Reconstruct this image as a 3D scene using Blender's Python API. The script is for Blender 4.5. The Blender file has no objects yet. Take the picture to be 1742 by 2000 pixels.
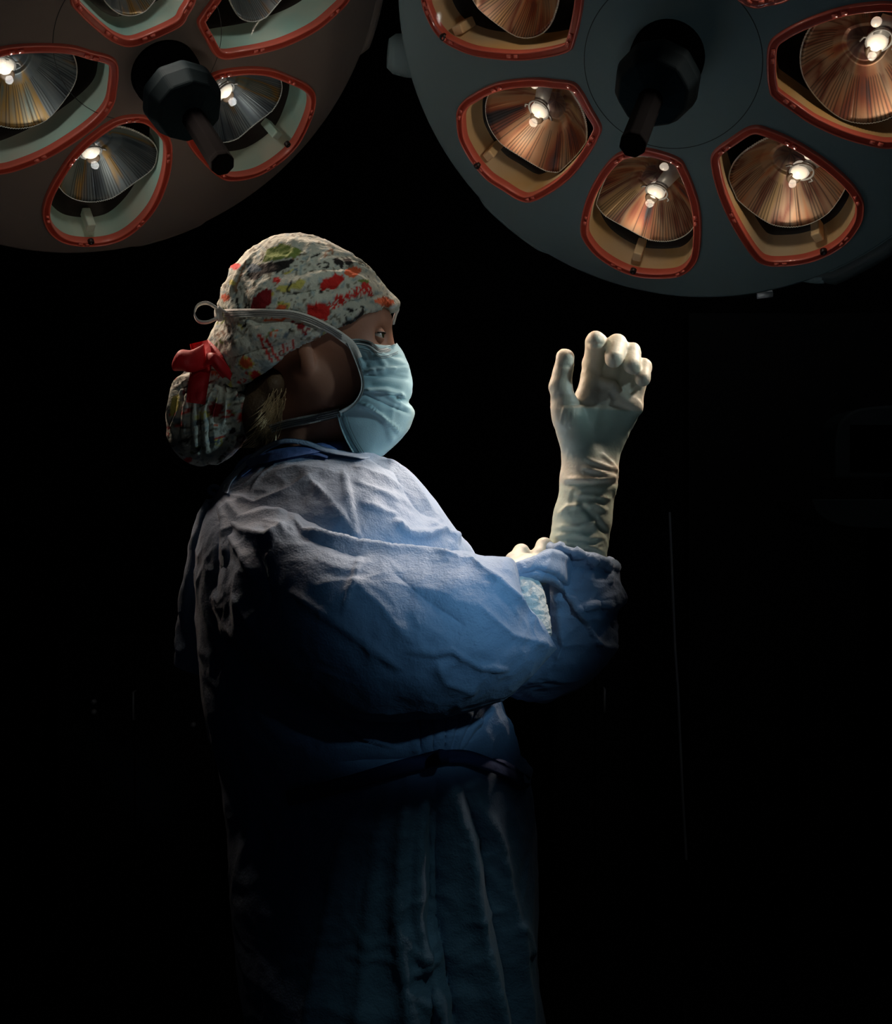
import bpy, math, random
import numpy as np
from mathutils import Vector, noise
from mathutils.bvhtree import BVHTree

# ------------------------------------------------------------------ camera, world, light, exposure
S = bpy.context.scene
COL = S.collection
F, CX, CY, ZC = 2300.0, 871.0, 1000.0, 1.35
cam_d = bpy.data.cameras.new('camera'); cam = bpy.data.objects.new('camera', cam_d); COL.objects.link(cam)
cam.location = (0, 0, ZC); cam.rotation_euler = (math.pi/2, 0, 0)
cam_d.sensor_fit = 'VERTICAL'; cam_d.sensor_height = 36; cam_d.lens = 36*F/2000; cam_d.clip_start = .02
S.camera = cam
S.view_settings.view_transform = 'Standard'; S.view_settings.look = 'None'
S.view_settings.gamma = 1; S.view_settings.use_curve_mapping = False; S.view_settings.exposure = 0
wd = bpy.data.worlds.new('world'); S.world = wd; wd.use_nodes = True
wd.node_tree.nodes['Background'].inputs[0].default_value = (.25, .5, 1, 1)
wd.node_tree.nodes['Background'].inputs[1].default_value = .0035

LAMP_FOCUS = {'right': (870, 1010, 1.42), 'left': (900, 960, 1.5)}
LAMP_POWER = {'right': 58.0, 'left': 50.0}
LAMP_COLOR = {'right': (1, .80, .66), 'left': (1, .74, .58)}

FILL_BEAMS = [((.60, .30, 1.78), (955, 1085, 1.3), 15.8, 36, (.36, .70, 1)), ((1.3, 1.15, 1.95), (800, 785, 1.47), 9.5, 38, (.70, .93, 1)), ((.50, .55, 2.25), (600, 545, 1.42), 10, 16, (.95, 1, .92)), ((.50, .55, 2.25), (895, 1900, 1.32), 12, 5, (.5, .9, .9))]
def light(name, kind, loc, power, color, parent=None, target=None, **kw):
    d = bpy.data.lights.new(name, kind); d.energy = power; d.color = color
    for k, v in kw.items(): setattr(d, k, v)
    o = bpy.data.objects.new(name, d); COL.objects.link(o); o.location = loc
    if target is not None:
        o.rotation_euler = (Vector(target)-Vector(loc)).to_track_quat('-Z', 'Y').to_euler()
    if parent: attach(o, parent)
    return o

def W(px, py, y):
    return np.array([(px-CX)/F*y, y, ZC+(CY-py)/F*y])
def PX(V):
    V = np.asarray(V); return np.stack([CX+F*V[..., 0]/V[..., 1], CY-F*(V[..., 2]-ZC)/V[..., 1]], -1)

# start point of the unseen spots added to light the lamp casings from below
FILL_POS = (-.02, .25, .95)
# ------------------------------------------------------------------ helpers
def attach(o, parent):
    o.parent = parent; o.matrix_parent_inverse = parent.matrix_world.inverted()
def empty(name, loc, label=None, cat=None, group=None):
    o = bpy.data.objects.new(name, None); o.empty_display_size = .05; COL.objects.link(o); o.location = loc
    o.matrix_world.translation = Vector(loc)
    tag(o, label, cat, group); return o
def tag(o, label=None, cat=None, group=None, kind=None):
    if label: o['label'] = label
    if cat: o['category'] = cat
    if group: o['group'] = group
    if kind: o['kind'] = kind
    return o
def mesh(name, V, Fc, mats, parent=None, smooth=True, midx=None, label=None):
    me = bpy.data.meshes.new(name)
    me.from_pydata([tuple(map(float, v)) for v in V], [], [tuple(int(i) for i in f) for f in Fc]); me.update()
    for m in (mats if isinstance(mats, (list, tuple)) else [mats]): me.materials.append(m)
    me.polygons.foreach_set('use_smooth', [smooth]*len(me.polygons))
    if midx is not None: me.polygons.foreach_set('material_index', midx)
    o = bpy.data.objects.new(name, me); COL.objects.link(o)
    if parent: attach(o, parent)
    if label: o['label'] = label
    return o
def grid_faces(n, m, close_u=False, close_v=False, off=0):
    Fc = []
    for i in range(n if close_u else n-1):
        for j in range(m if close_v else m-1):
            a, b = i*m+j, i*m+(j+1) % m
            c, d = ((i+1) % n)*m+(j+1) % m, ((i+1) % n)*m+j
            Fc.append((a+off, b+off, c+off, d+off))
    return Fc
class MB:
    def __init__(s): s.V = []; s.F = []; s.M = []
    def add(s, V, Fc, m=0):
        o = len(s.V); s.V += [tuple(map(float, v)) for v in V]
        s.F += [tuple(int(i)+o for i in f) for f in Fc]; s.M += [m]*len(Fc); return s
    def box(s, lo, hi, m=0):
        x0, y0, z0 = lo; x1, y1, z1 = hi
        V = [(x, y, z) for x in (x0, x1) for y in (y0, y1) for z in (z0, z1)]
        return s.add(V, [(0, 1, 3, 2), (4, 6, 7, 5), (0, 4, 5, 1), (2, 3, 7, 6), (0, 2, 6, 4), (1, 5, 7, 3)], m)
    def tube(s, P, r, n=10, m=0, cap=True):
        P = [np.array(p, float) for p in P]; k = len(P)
        r = r if hasattr(r, '__len__') else [r]*k
        up = None; rings = []
        for i in range(k):
            t = P[min(i+1, k-1)]-P[max(i-1, 0)]; t /= np.linalg.norm(t)+1e-12
            if up is None: up = np.cross(t, [.3, .5, .81])
            a = up-t*np.dot(up, t); a /= np.linalg.norm(a)+1e-12; up = a; b = np.cross(t, a)
            for j in range(n):
                q = 2*math.pi*j/n; rings.append(P[i]+r[i]*(math.cos(q)*a+math.sin(q)*b))
        Fc = grid_faces(k, n, close_v=True)
        if cap: Fc += [tuple(range(n))[::-1], tuple((k-1)*n+j for j in range(n))]
        return s.add(rings, Fc, m)
    def lathe(s, C, n, prof, seg=48, m=0, e1=None):
        C = np.array(C, float); n = np.array(n, float); n /= np.linalg.norm(n)
        a = np.cross(n, [0, 0, 1.]) if e1 is None else np.array(e1, float); a /= np.linalg.norm(a); b = np.cross(n, a)
        V = []
        for (r, h) in prof:
            for j in range(seg):
                q = 2*math.pi*j/seg; V.append(C+n*h+r*(math.cos(q)*a+math.sin(q)*b))
        return s.add(V, grid_faces(len(prof), seg, close_v=True), m)
    def build(s, name, mats, parent=None, smooth=True, label=None):
        return mesh(name, s.V, s.F, mats, parent, smooth, s.M, label)
def bevel(o, w=.002, seg=2, angle=40):
    b = o.modifiers.new('bevel', 'BEVEL'); b.width = w; b.segments = seg; b.limit_method = 'ANGLE'; b.angle_limit = math.radians(angle)
    return o

# ------------------------------------------------------------------ materials
def mat(name, base, rough=.6, metal=0, spec=.5, bump=None, coat=0, sss=0, emit=None, estr=0, sheen=0, var=None, attr=None, trans=0):
    m = bpy.data.materials.new(name); m.use_nodes = True; nt = m.node_tree; N = nt.nodes; L = nt.links
    p = N['Principled BSDF']
    p.inputs['Base Color'].default_value = (*base, 1); p.inputs['Roughness'].default_value = rough
    p.inputs['Metallic'].default_value = metal; p.inputs['Specular IOR Level'].default_value = spec
    p.inputs['Coat Weight'].default_value = coat; p.inputs['Sheen Weight'].default_value = sheen
    if sss:
        p.inputs['Subsurface Weight'].default_value = sss; p.inputs['Subsurface Scale'].default_value = .01
        p.inputs['Subsurface Radius'].default_value = (1, .45, .3)
    if emit: p.inputs['Emission Color'].default_value = (*emit, 1); p.inputs['Emission Strength'].default_value = estr
    tc = N.new('ShaderNodeTexCoord')
    if var:                                   # (scale, colour2)
        n = N.new('ShaderNodeTexNoise'); n.inputs['Scale'].default_value = var[0]; n.inputs['Detail'].default_value = 5
        L.new(tc.outputs['Object'], n.inputs['Vector'])
        r = N.new('ShaderNodeValToRGB'); r.color_ramp.elements[0].position = .35; r.color_ramp.elements[1].position = .65
        r.color_ramp.elements[0].color = (*base, 1); r.color_ramp.elements[1].color = (*var[1], 1)
        L.new(n.outputs['Fac'], r.inputs['Fac']); L.new(r.outputs['Color'], p.inputs['Base Color'])
    if attr:
        a = N.new('ShaderNodeVertexColor'); a.layer_name = attr; L.new(a.outputs['Color'], p.inputs['Base Color'])
    if bump:                                  # list of (scale, strength, distance)
        prev = None
        for (sc, st, di) in bump:
            n = N.new('ShaderNodeTexNoise'); n.inputs['Scale'].default_value = sc; n.inputs['Detail'].default_value = 4
            L.new(tc.outputs['Object'], n.inputs['Vector'])
            b = N.new('ShaderNodeBump'); b.inputs['Strength'].default_value = st; b.inputs['Distance'].default_value = di
            L.new(n.outputs['Fac'], b.inputs['Height'])
            if prev: L.new(prev.outputs[0], b.inputs['Normal'])
            prev = b
        L.new(prev.outputs[0], p.inputs['Normal'])
    if trans:
        t = N.new('ShaderNodeBsdfTranslucent'); t.inputs['Color'].default_value = (*base, 1)
        mx = N.new('ShaderNodeMixShader'); mx.inputs[0].default_value = trans
        L.new(p.outputs[0], mx.inputs[1]); L.new(t.outputs[0], mx.inputs[2]); L.new(mx.outputs[0], N['Material Output'].inputs[0])
    return m
M = {}
M['gown'] = mat('gown_cloth', (.25, .37, .54), .62, spec=.6, bump=[(55, .5, .006), (420, .45, .0016), (1300, .3, .0007)], sheen=.25, trans=.12)
M['gown_in'] = mat('gown_lining', (.10, .2, .5), .7, bump=[(60, .4, .005)], trans=.2)
M['knit'] = mat('white_knit', (.62, .64, .6), .85, bump=[(160, .8, .004)])
M['navy'] = mat('waist_tie_cloth', (.03, .05, .13), .75, bump=[(60, .4, .005)])
M['mask'] = mat('mask_cloth', (.33, .52, .58), .8, spec=.3, bump=[(40, .3, .003), (900, .3, .0008)], trans=.1)
M['mask_edge'] = mat('mask_binding', (.50, .56, .56), .8, bump=[(500, .5, .001)])
M['glove'] = mat('latex_glove', (.56, .55, .43), .5, spec=.5, bump=[(70, .35, .003), (260, .25, .001)], sss=.15, attr='Col')
M['skin'] = mat('skin', (.29, .135, .085), .55, spec=.35, bump=[(300, .15, .0008)], sss=.1)
M['eye'] = mat('eye_white', (.34, .31, .28), .3)
M['iris'] = mat('iris', (.03, .035, .015), .2)
M['lash'] = mat('lash', (.01, .006, .004), .6)
M['cap'] = mat('printed_cotton', (.5, .5, .45), .85, spec=.25, bump=[(45, .5, .006), (180, .35, .003), (700, .3, .001)], attr='Col')
M['red'] = mat('red_ribbon', (.42, .006, .012), .6, bump=[(80, .4, .003), (600, .3, .001)], trans=.15)
M['tie'] = mat('tie_cloth', (.52, .53, .50), .8, bump=[(500, .6, .001)])
M['hair'] = mat('blonde_hair', (.72, .56, .32), .45, spec=.5)
M['hair_d'] = mat('dark_blonde_hair', (.10, .065, .035), .6, bump=[(200, .6, .003)])
M['case_r'] = mat('casing_grey', (.165, .235, .245), .75, spec=.3, bump=[(900, .08, .0005)])
M['case_l'] = mat('casing_taupe', (.20, .17, .15), .75, spec=.3, bump=[(900, .08, .0005)])
M['trim'] = mat('casing_trim', (.05, .068, .072), .5, spec=.3)
M['black'] = mat('black_plastic', (.0015, .0015, .002), .9, spec=.02)
M['handle'] = mat('handle_plastic', (.006, .013, .017), .8, spec=.04)
M['groove'] = mat('groove', (.03, .035, .035), .8)
M['rim'] = mat('red_seal', (.75, .10, .06), .35, spec=.5, coat=.4, bump=[(350, .3, .001)], sss=0, trans=.35)
M['rim2'] = mat('red_seal_lip', (.8, .16, .11), .3, spec=.6, coat=.3)
M['house_r'] = mat('pod_wall_amber', (.80, .50, .20), .5, var=(9, (.85, .68, .45)))
M['house_l'] = mat('pod_wall_pale', (.80, .84, .70), .5, var=(7, (.42, .74, .66)))
M['dark'] = mat('pod_dark', (.012, .008, .006), .6)
M['white_metal'] = mat('white_metal', (.20, .20, .195), .4)
M['bulb_cap'] = mat('bulb_cap', (.10, .065, .04), .45)
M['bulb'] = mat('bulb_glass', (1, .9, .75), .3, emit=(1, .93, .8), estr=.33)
M['screw'] = mat('screw', (.02, .01, .01), .4)
M['steel'] = mat('steel_trim', (.8, .8, .8), .4, metal=.2)
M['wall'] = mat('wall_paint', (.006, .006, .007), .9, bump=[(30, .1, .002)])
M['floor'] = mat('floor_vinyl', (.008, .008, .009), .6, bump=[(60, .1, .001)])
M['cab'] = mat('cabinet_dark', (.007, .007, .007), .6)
M['wood'] = mat('panel_brown', (.02, .014, .006), .7)
M['pants'] = mat('scrub_trousers', (.03, .06, .12), .8)
M['shoe'] = mat('clog', (.02, .02, .02), .5)
M['white'] = mat('label_white', (.5, .5, .5), .8)

def reflector_mat(name):
    m = mat(name, (.3, .3, .3), .33, metal=.55, attr='Col'); return m
M['refl_r'] = reflector_mat('dichroic_amber'); M['refl_l'] = reflector_mat('dichroic_teal')
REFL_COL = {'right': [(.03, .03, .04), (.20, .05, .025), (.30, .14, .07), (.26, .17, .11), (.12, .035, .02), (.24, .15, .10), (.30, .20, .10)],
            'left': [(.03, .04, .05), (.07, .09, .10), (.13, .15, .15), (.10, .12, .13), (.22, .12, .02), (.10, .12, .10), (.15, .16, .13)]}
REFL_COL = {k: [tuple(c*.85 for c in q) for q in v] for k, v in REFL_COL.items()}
def glass_mat():
    m = bpy.data.materials.new('lens_glass'); m.use_nodes = True; N = m.node_tree.nodes; L = m.node_tree.links
    N.remove(N['Principled BSDF'])
    t = N.new('ShaderNodeBsdfTransparent'); t.inputs[0].default_value = (.96, .95, .93, 1)
    g = N.new('ShaderNodeBsdfGlossy'); g.inputs['Roughness'].default_value = .06
    mx = N.new('ShaderNodeMixShader'); mx.inputs[0].default_value = .012; L.new(t.outputs[0], mx.inputs[1]); L.new(g.outputs[0], mx.inputs[2])
    L.new(mx.outputs[0], N['Material Output'].inputs[0]); return m
M['glass'] = glass_mat()

# ------------------------------------------------------------------ implicit surfaces
class SDF:
    def __init__(s, xs, ys, zs):
        s.x, s.y, s.z = (np.asarray(a, np.float32) for a in (xs, ys, zs))
        s.V = np.full((len(xs), len(ys), len(zs)), .08, np.float32)
    def _sl(s, lo, hi, pad):
        r = []
        for a, l, h in zip((s.x, s.y, s.z), lo, hi):
            i0 = int(np.searchsorted(a, l-pad)); i1 = int(np.searchsorted(a, h+pad)); r.append(slice(i0, max(i1, i0+1)))
        return tuple(r)
    def _grid(s, sl): return s.x[sl[0]][:, None, None], s.y[sl[1]][None, :, None], s.z[sl[2]][None, None, :]
    def _mix(s, sl, d, k, sub=False):
        A = s.V[sl]
        if sub: d = -d; h = np.clip(.5-.5*(A-d)/k, 0, 1); s.V[sl] = A*(1-h)+d*h+k*h*(1-h)
        else: h = np.clip(.5+.5*(A-d)/k, 0, 1); s.V[sl] = A*(1-h)+d*h-k*h*(1-h)
    def cone(s, a, b, ra, rb, k=.008, sub=False, sq=None):
        a = np.array(a, float); b = np.array(b, float); R = max(ra, rb)+k*2
        sl = s._sl(np.minimum(a, b)-R, np.maximum(a, b)+R, .01); X, Y, Z = s._grid(sl)
        ab = b-a; L2 = float(ab@ab)+1e-12
        t = np.clip(((X-a[0])*ab[0]+(Y-a[1])*ab[1]+(Z-a[2])*ab[2])/L2, 0, 1)
        d = np.sqrt((X-a[0]-t*ab[0])**2+(Y-a[1]-t*ab[1])**2+(Z-a[2]-t*ab[2])**2)-(ra+(rb-ra)*t)
        s._mix(sl, d.astype(np.float32), k, sub)
    def ell(s, c, r, k=.01, sub=False, rot=0, pw=2.0):
        c = np.array(c, float); r = np.array(r, float); R = np.array([max(r[0], r[2]), r[1], max(r[0], r[2])])+k*2
        sl = s._sl(c-R, c+R, .01); X, Y, Z = s._grid(sl)
        ca, sa = math.cos(rot), math.sin(rot)
        dx = X-c[0]; dz = Z-c[2]; u = ca*dx+sa*dz; w = -sa*dx+ca*dz; v = Y-c[1]
        q = (np.abs(u/r[0])**pw+np.abs(v/r[1])**pw+np.abs(w/r[2])**pw)**(1/pw)
        g = np.sqrt((u/r[0]**2)**2+(v/r[1]**2)**2+(w/r[2]**2)**2)+1e-9
        d = q*(q-1)/np.maximum(g, 1e-6) if pw == 2.0 else (q-1)*min(r)
        d = np.where(q < .3, -min(r)*.7, d)
        s._mix(sl, d.astype(np.float32), k, sub)
    def build(s):
        V = s.V; neg = V < 0
        c = [neg[i:neg.shape[0]-1+i, j:neg.shape[1]-1+j, k:neg.shape[2]-1+k] for i in (0, 1) for j in (0, 1) for k in (0, 1)]
        anyv = c[0].copy(); allv = c[0].copy()
        for q in c[1:]: anyv |= q; allv &= q
        act = anyv & ~allv; I, J, K = np.nonzero(act)
        ids = np.full(act.shape, -1, np.int32); ids[I, J, K] = np.arange(len(I))
        P = np.zeros((len(I), 3)); cnt = np.zeros(len(I))
        for ax in range(3):
            for u in (0, 1):
                for v in (0, 1):
                    o0 = [u, v]; o0.insert(ax, 0); o1 = list(o0); o1[ax] = 1
                    a = V[I+o0[0], J+o0[1], K+o0[2]]; b = V[I+o1[0], J+o1[1], K+o1[2]]
                    m = (a < 0) != (b < 0); t = np.where(m, a/np.where(m, a-b, 1), 0)
                    A = np.stack([s.x[I+o0[0]], s.y[J+o0[1]], s.z[K+o0[2]]], -1); B = np.stack([s.x[I+o1[0]], s.y[J+o1[1]], s.z[K+o1[2]]], -1)
                    P += np.where(m[:, None], A+(B-A)*t[:, None], 0); cnt += m
        P /= cnt[:, None]
        Fc = []
        for ax in range(3):
            sh = [slice(None)]*3; sh[ax] = slice(0, -1); sh2 = list(sh); sh2[ax] = slice(1, None)
            d = neg[tuple(sh)] != neg[tuple(sh2)]
            ot = [a for a in range(3) if a != ax]
            E = np.stack(np.nonzero(d), -1)
            ok = np.ones(len(E), bool)
            for a in ot: ok &= (E[:, a] > 0) & (E[:, a] < act.shape[a])
            E = E[ok]; q = []
            for (du, dv) in ((-1, -1), (0, -1), (0, 0), (-1, 0)):
                e = E.copy(); e[:, ot[0]] += du; e[:, ot[1]] += dv; q.append(ids[e[:, 0], e[:, 1], e[:, 2]])
            q = np.stack(q, -1); n = neg[E[:, 0], E[:, 1], E[:, 2]]
            flip = n if ax != 1 else ~n
            q[~flip] = q[~flip][:, ::-1]; Fc.append(q)
        return P, np.concatenate(Fc)
def np_mesh(name, V, Q, mats, parent=None):
    me = bpy.data.meshes.new(name); me.vertices.add(len(V)); me.vertices.foreach_set('co', np.asarray(V, np.float32).ravel())
    me.loops.add(Q.size); me.loops.foreach_set('vertex_index', Q.astype(np.int32).ravel())
    me.polygons.add(len(Q)); me.polygons.foreach_set('loop_start', np.arange(0, Q.size, Q.shape[1], dtype=np.int32))
    me.update(calc_edges=True); me.validate()
    me.polygons.foreach_set('use_smooth', [True]*len(me.polygons))
    for m in (mats if isinstance(mats, (list, tuple)) else [mats]): me.materials.append(m)
    o = bpy.data.objects.new(name, me); COL.objects.link(o)
    if parent: attach(o, parent)
    return o
def relax(V, Q, it=2, f=.5):
    E = np.concatenate([Q[:, [a, (a+1) % Q.shape[1]]] for a in range(Q.shape[1])])
    for _ in range(it):
        s = np.zeros_like(V); c = np.zeros(len(V))
        for a, b in ((0, 1), (1, 0)):
            for k in range(3): s[:, k] += np.bincount(E[:, a], V[E[:, b], k], len(V))
            c += np.bincount(E[:, a], minlength=len(V))
        V = V+(s/np.maximum(c, 1)[:, None]-V)*f
    return V
def normals(V, Q):
    n = np.cross(V[Q[:, 2]]-V[Q[:, 0]], V[Q[:, 3]]-V[Q[:, 1]]); N = np.zeros_like(V)
    for a in range(4):
        for k in range(3): N[:, k] += np.bincount(Q[:, a], n[:, k], len(V))
    return N/(np.linalg.norm(N, axis=1)[:, None]+1e-12)
def subdiv(V, Q):
    """split every quad in four (flat), so folds have vertices to live on"""
    n = len(V); E = np.sort(np.concatenate([Q[:, [a, (a+1) % 4]] for a in range(4)]), 1)
    U, inv = np.unique(E, axis=0, return_inverse=True); inv = inv.reshape(4, -1).T
    mid = V[U].mean(1); cen = V[Q].mean(1); V2 = np.concatenate([V, mid, cen]); c = n+len(U)+np.arange(len(Q))
    out = [np.stack([Q[:, a], n+inv[:, a], c, n+inv[:, a-1]], -1) for a in range(4)]
    return V2, np.concatenate(out)
def poly_dist(P, poly):
    poly = np.array(poly, float); D = np.full(len(P), 1e9); T = np.zeros(len(P)); tot = 0
    L = np.linalg.norm(np.diff(poly, axis=0), axis=1); cum = np.r_[0, np.cumsum(L)]
    SG = np.zeros(len(P))
    for i in range(len(poly)-1):
        a, b = poly[i], poly[i+1]; ab = b-a; t = np.clip(((P-a)@ab)/(ab@ab), 0, 1)
        v = P-a-t[:, None]*ab; d = np.linalg.norm(v, axis=1); m = d < D
        D[m] = d[m]; T[m] = (cum[i]+t[m]*L[i])/cum[-1]; SG[m] = np.sign(ab[0]*v[m, 1]-ab[1]*v[m, 0])
    return D, T, SG
def crease(V, Q, items, face=True):
    """raise or sink the cloth along folds: items (polyline, width px, height m, kind)"""
    N = normals(V, Q); P = PX(V)
    view = V-np.array([0, 0, ZC]); view /= np.linalg.norm(view, axis=1)[:, None]
    w = np.clip(-(N*view).sum(1)*4+.3, 0, 1) if face else np.ones(len(V))
    D = np.zeros(len(V))
    for it in items:
        poly, wd, am = it[:3]; kind = it[3] if len(it) > 3 else 'g'
        d, t, sg = poly_dist(P, poly); fade = np.clip(np.minimum(t, 1-t)*6+.08, 0, 1)
        if kind == 'g': D += am*np.exp(-(d/wd)**2)*fade
        elif kind == 'x': D += am*np.exp(-np.abs(d)/(wd*.9))*fade
        else:            # a step: sharp on one side, soft on the other
            sgn = 1 if kind == 'l' else -1
            dd = d*sg*sgn; D += am*np.where(dd > 0, np.exp(-(dd/(wd*.25))**2), np.exp(-(dd/wd)**2))*fade
    return V+N*(D*w)[:, None]
def fbm_disp(V, Q, sc, am, ridge=True, seed=0, aniso=(1, 1, 1)):
    N = normals(V, Q); a = np.empty(len(V))
    for i, v in enumerate(V):
        p = Vector((v[0]*sc*aniso[0]+seed, v[1]*sc*aniso[1], v[2]*sc*aniso[2]))
        n = noise.noise(p+1.3*noise.noise_vector(p*.6))
        a[i] = (1-abs(n)*2.2) if ridge else n
    return V+N*(a*am)[:, None]
def catmull(P, n, closed=False):
    P = np.array(P, float); k = len(P); out = []
    segs = k if closed else k-1
    for q in np.linspace(0, segs, n, endpoint=not closed):
        i = min(int(q), segs-1); t = q-i
        g = (lambda j: P[j % k]) if closed else (lambda j: P[min(max(j, 0), k-1)])
        p0, p1, p2, p3 = g(i-1), g(i), g(i+1), g(i+2)
        out.append(.5*((2*p1)+(-p0+p2)*t+(2*p0-5*p1+4*p2-p3)*t*t+(-p0+3*p1-3*p2+p3)*t**3))
    return np.array(out)
def loft_px(rows, nu, nv, power=2.2):
    """rows: (ax, ay, bx, by, depth, half depth): a and b are opposite silhouette points"""
    R = catmull(rows, nu); V = []
    for (ax, ay, bx, by, y, d) in R:
        A, B = W(ax, ay, y), W(bx, by, y); c = (A+B)/2; h = (B-A)/2
        for j in range(nv):
            q = 2*math.pi*j/nv; cq, sq = math.cos(q), math.sin(q)
            u = math.copysign(abs(cq)**(2/power), cq); v = math.copysign(abs(sq)**(2/power), sq)
            V.append(c+h*u+np.array([0, -1, 0])*d*v)
    return np.array(V), np.array(grid_faces(nu, nv, close_v=True))
def orient(V, Q):
    N = normals(V, Q); c = V.mean(0)
    return Q if ((V-c)*N).sum() > 0 else Q[:, ::-1]
def inside(P, poly):
    P = np.asarray(P, float); poly = np.array(poly, float); r = np.zeros(len(P), bool); j = len(poly)-1
    for i in range(len(poly)):
        xi, yi = poly[i]; xj, yj = poly[j]
        r ^= ((yi > P[:, 1]) != (yj > P[:, 1])) & (P[:, 0] < (xj-xi)*(P[:, 1]-yi)/(yj-yi+1e-12)+xi); j = i
    return r
def bvh_of(*objs):
    V = []; Fc = []
    for o in objs:
        n = len(V); V += [v.co.copy() for v in o.data.vertices]; Fc += [tuple(i+n for i in p.vertices) for p in o.data.polygons]
    return BVHTree.FromPolygons(V, Fc)
ORI = Vector((0, 0, ZC))
def cast(b, px, py):
    d = Vector(W(px, py, 1.))-ORI; d.normalize(); h = b.ray_cast(ORI, d)
    return (h[0], h[1]) if h[0] is not None else (None, None)
def strip(name, px, width, b, mt, parent, lift=.002, thick=.0012, depth=1.45, n=None, wscale=None, label=None):
    """a cloth tape laid along a traced line over the surface behind it"""
    n = n or max(8, int(sum(math.dist(px[i], px[i+1]) for i in range(len(px)-1))/5)); C = catmull(px, n)
    T = np.gradient(C, axis=0); T /= np.linalg.norm(T, axis=1)[:, None]+1e-9; Nn = np.stack([-T[:, 1], T[:, 0]], -1)
    ws = np.interp(np.linspace(0, 1, n), np.linspace(0, 1, len(wscale)), wscale) if wscale else np.ones(n)
    m = 5; Y = np.full((n, m), np.nan)
    for i in range(n):
        for j in range(m):
            q = C[i]+Nn[i]*width*ws[i]*(j/(m-1)-.5); h, _ = cast(b, *q)
            if h is not None: Y[i, j] = h[1]
    dd = depth(C) if callable(depth) else np.full(n, depth)
    for j in range(m):
        ok = ~np.isnan(Y[:, j])
        Y[:, j] = np.interp(np.arange(n), np.arange(n)[ok], Y[ok, j]) if ok.any() else dd
    Y = (Y+np.roll(Y, 1, 1)*0); k = np.array([.25, .5, .25])
    for j in range(m):
        for _ in range(2): Y[1:-1, j] = np.convolve(Y[:, j], k, 'valid')
    V = []
    for s_, off in ((0, lift), (1, lift+thick)):
        for i in range(n):
            for j in range(m):
                q = C[i]+Nn[i]*width*ws[i]*(j/(m-1)-.5); V.append(W(q[0], q[1], Y[i, j]-off-(.0006 if 0 < j < m-1 else 0)*s_))
    g = grid_faces(n, m); Fc = [f[::-1] for f in g]+[tuple(a+n*m for a in f) for f in g]
    for i in range(n-1):
        Fc += [(i*m, (i+1)*m, (i+1)*m+n*m, i*m+n*m), ((i+1)*m-1, (i+2)*m-1, (i+2)*m-1+n*m, (i+1)*m-1+n*m)]
    return mesh(name, V, Fc, mt, parent, label=label)

def paint(o, cols):
    a_ = o.data.color_attributes.new('Col', 'FLOAT_COLOR', 'POINT'); a_.data.foreach_set('color', np.c_[cols, np.ones(len(cols))].astype(np.float32).ravel())
# ------------------------------------------------------------------ the setting: a dark operating room
def struct(name, lo, hi, m):
    o = MB().box(lo, hi).build(name, m, smooth=False); o['kind'] = 'structure'; return o
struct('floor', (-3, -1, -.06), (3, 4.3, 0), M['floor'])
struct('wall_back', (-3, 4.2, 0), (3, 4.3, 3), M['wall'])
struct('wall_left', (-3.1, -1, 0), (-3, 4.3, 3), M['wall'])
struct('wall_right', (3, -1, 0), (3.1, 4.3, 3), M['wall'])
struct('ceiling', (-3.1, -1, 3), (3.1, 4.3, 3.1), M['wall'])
def Wb(px, py): return W(px, py, 4.2)
def trimline(name, pts, w, m, kind=None, y=4.17):
    mb = MB(); P = [W(a, b, y) for a, b in pts]
    for i in range(len(P)-1):
        a, b = P[i], P[i+1]; h = np.array([w/2, 0, 0]); d = np.array([0, .02, 0])
        V = [a-h, a+h, b+h, b-h, a-h+d, a+h+d, b+h+d, b-h+d]
        mb.add(V, [(0, 1, 2, 3), (7, 6, 5, 4), (0, 4, 5, 1), (1, 5, 6, 2), (2, 6, 7, 3), (3, 7, 4, 0)])
    return mb.build(name, m, smooth=False)
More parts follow.
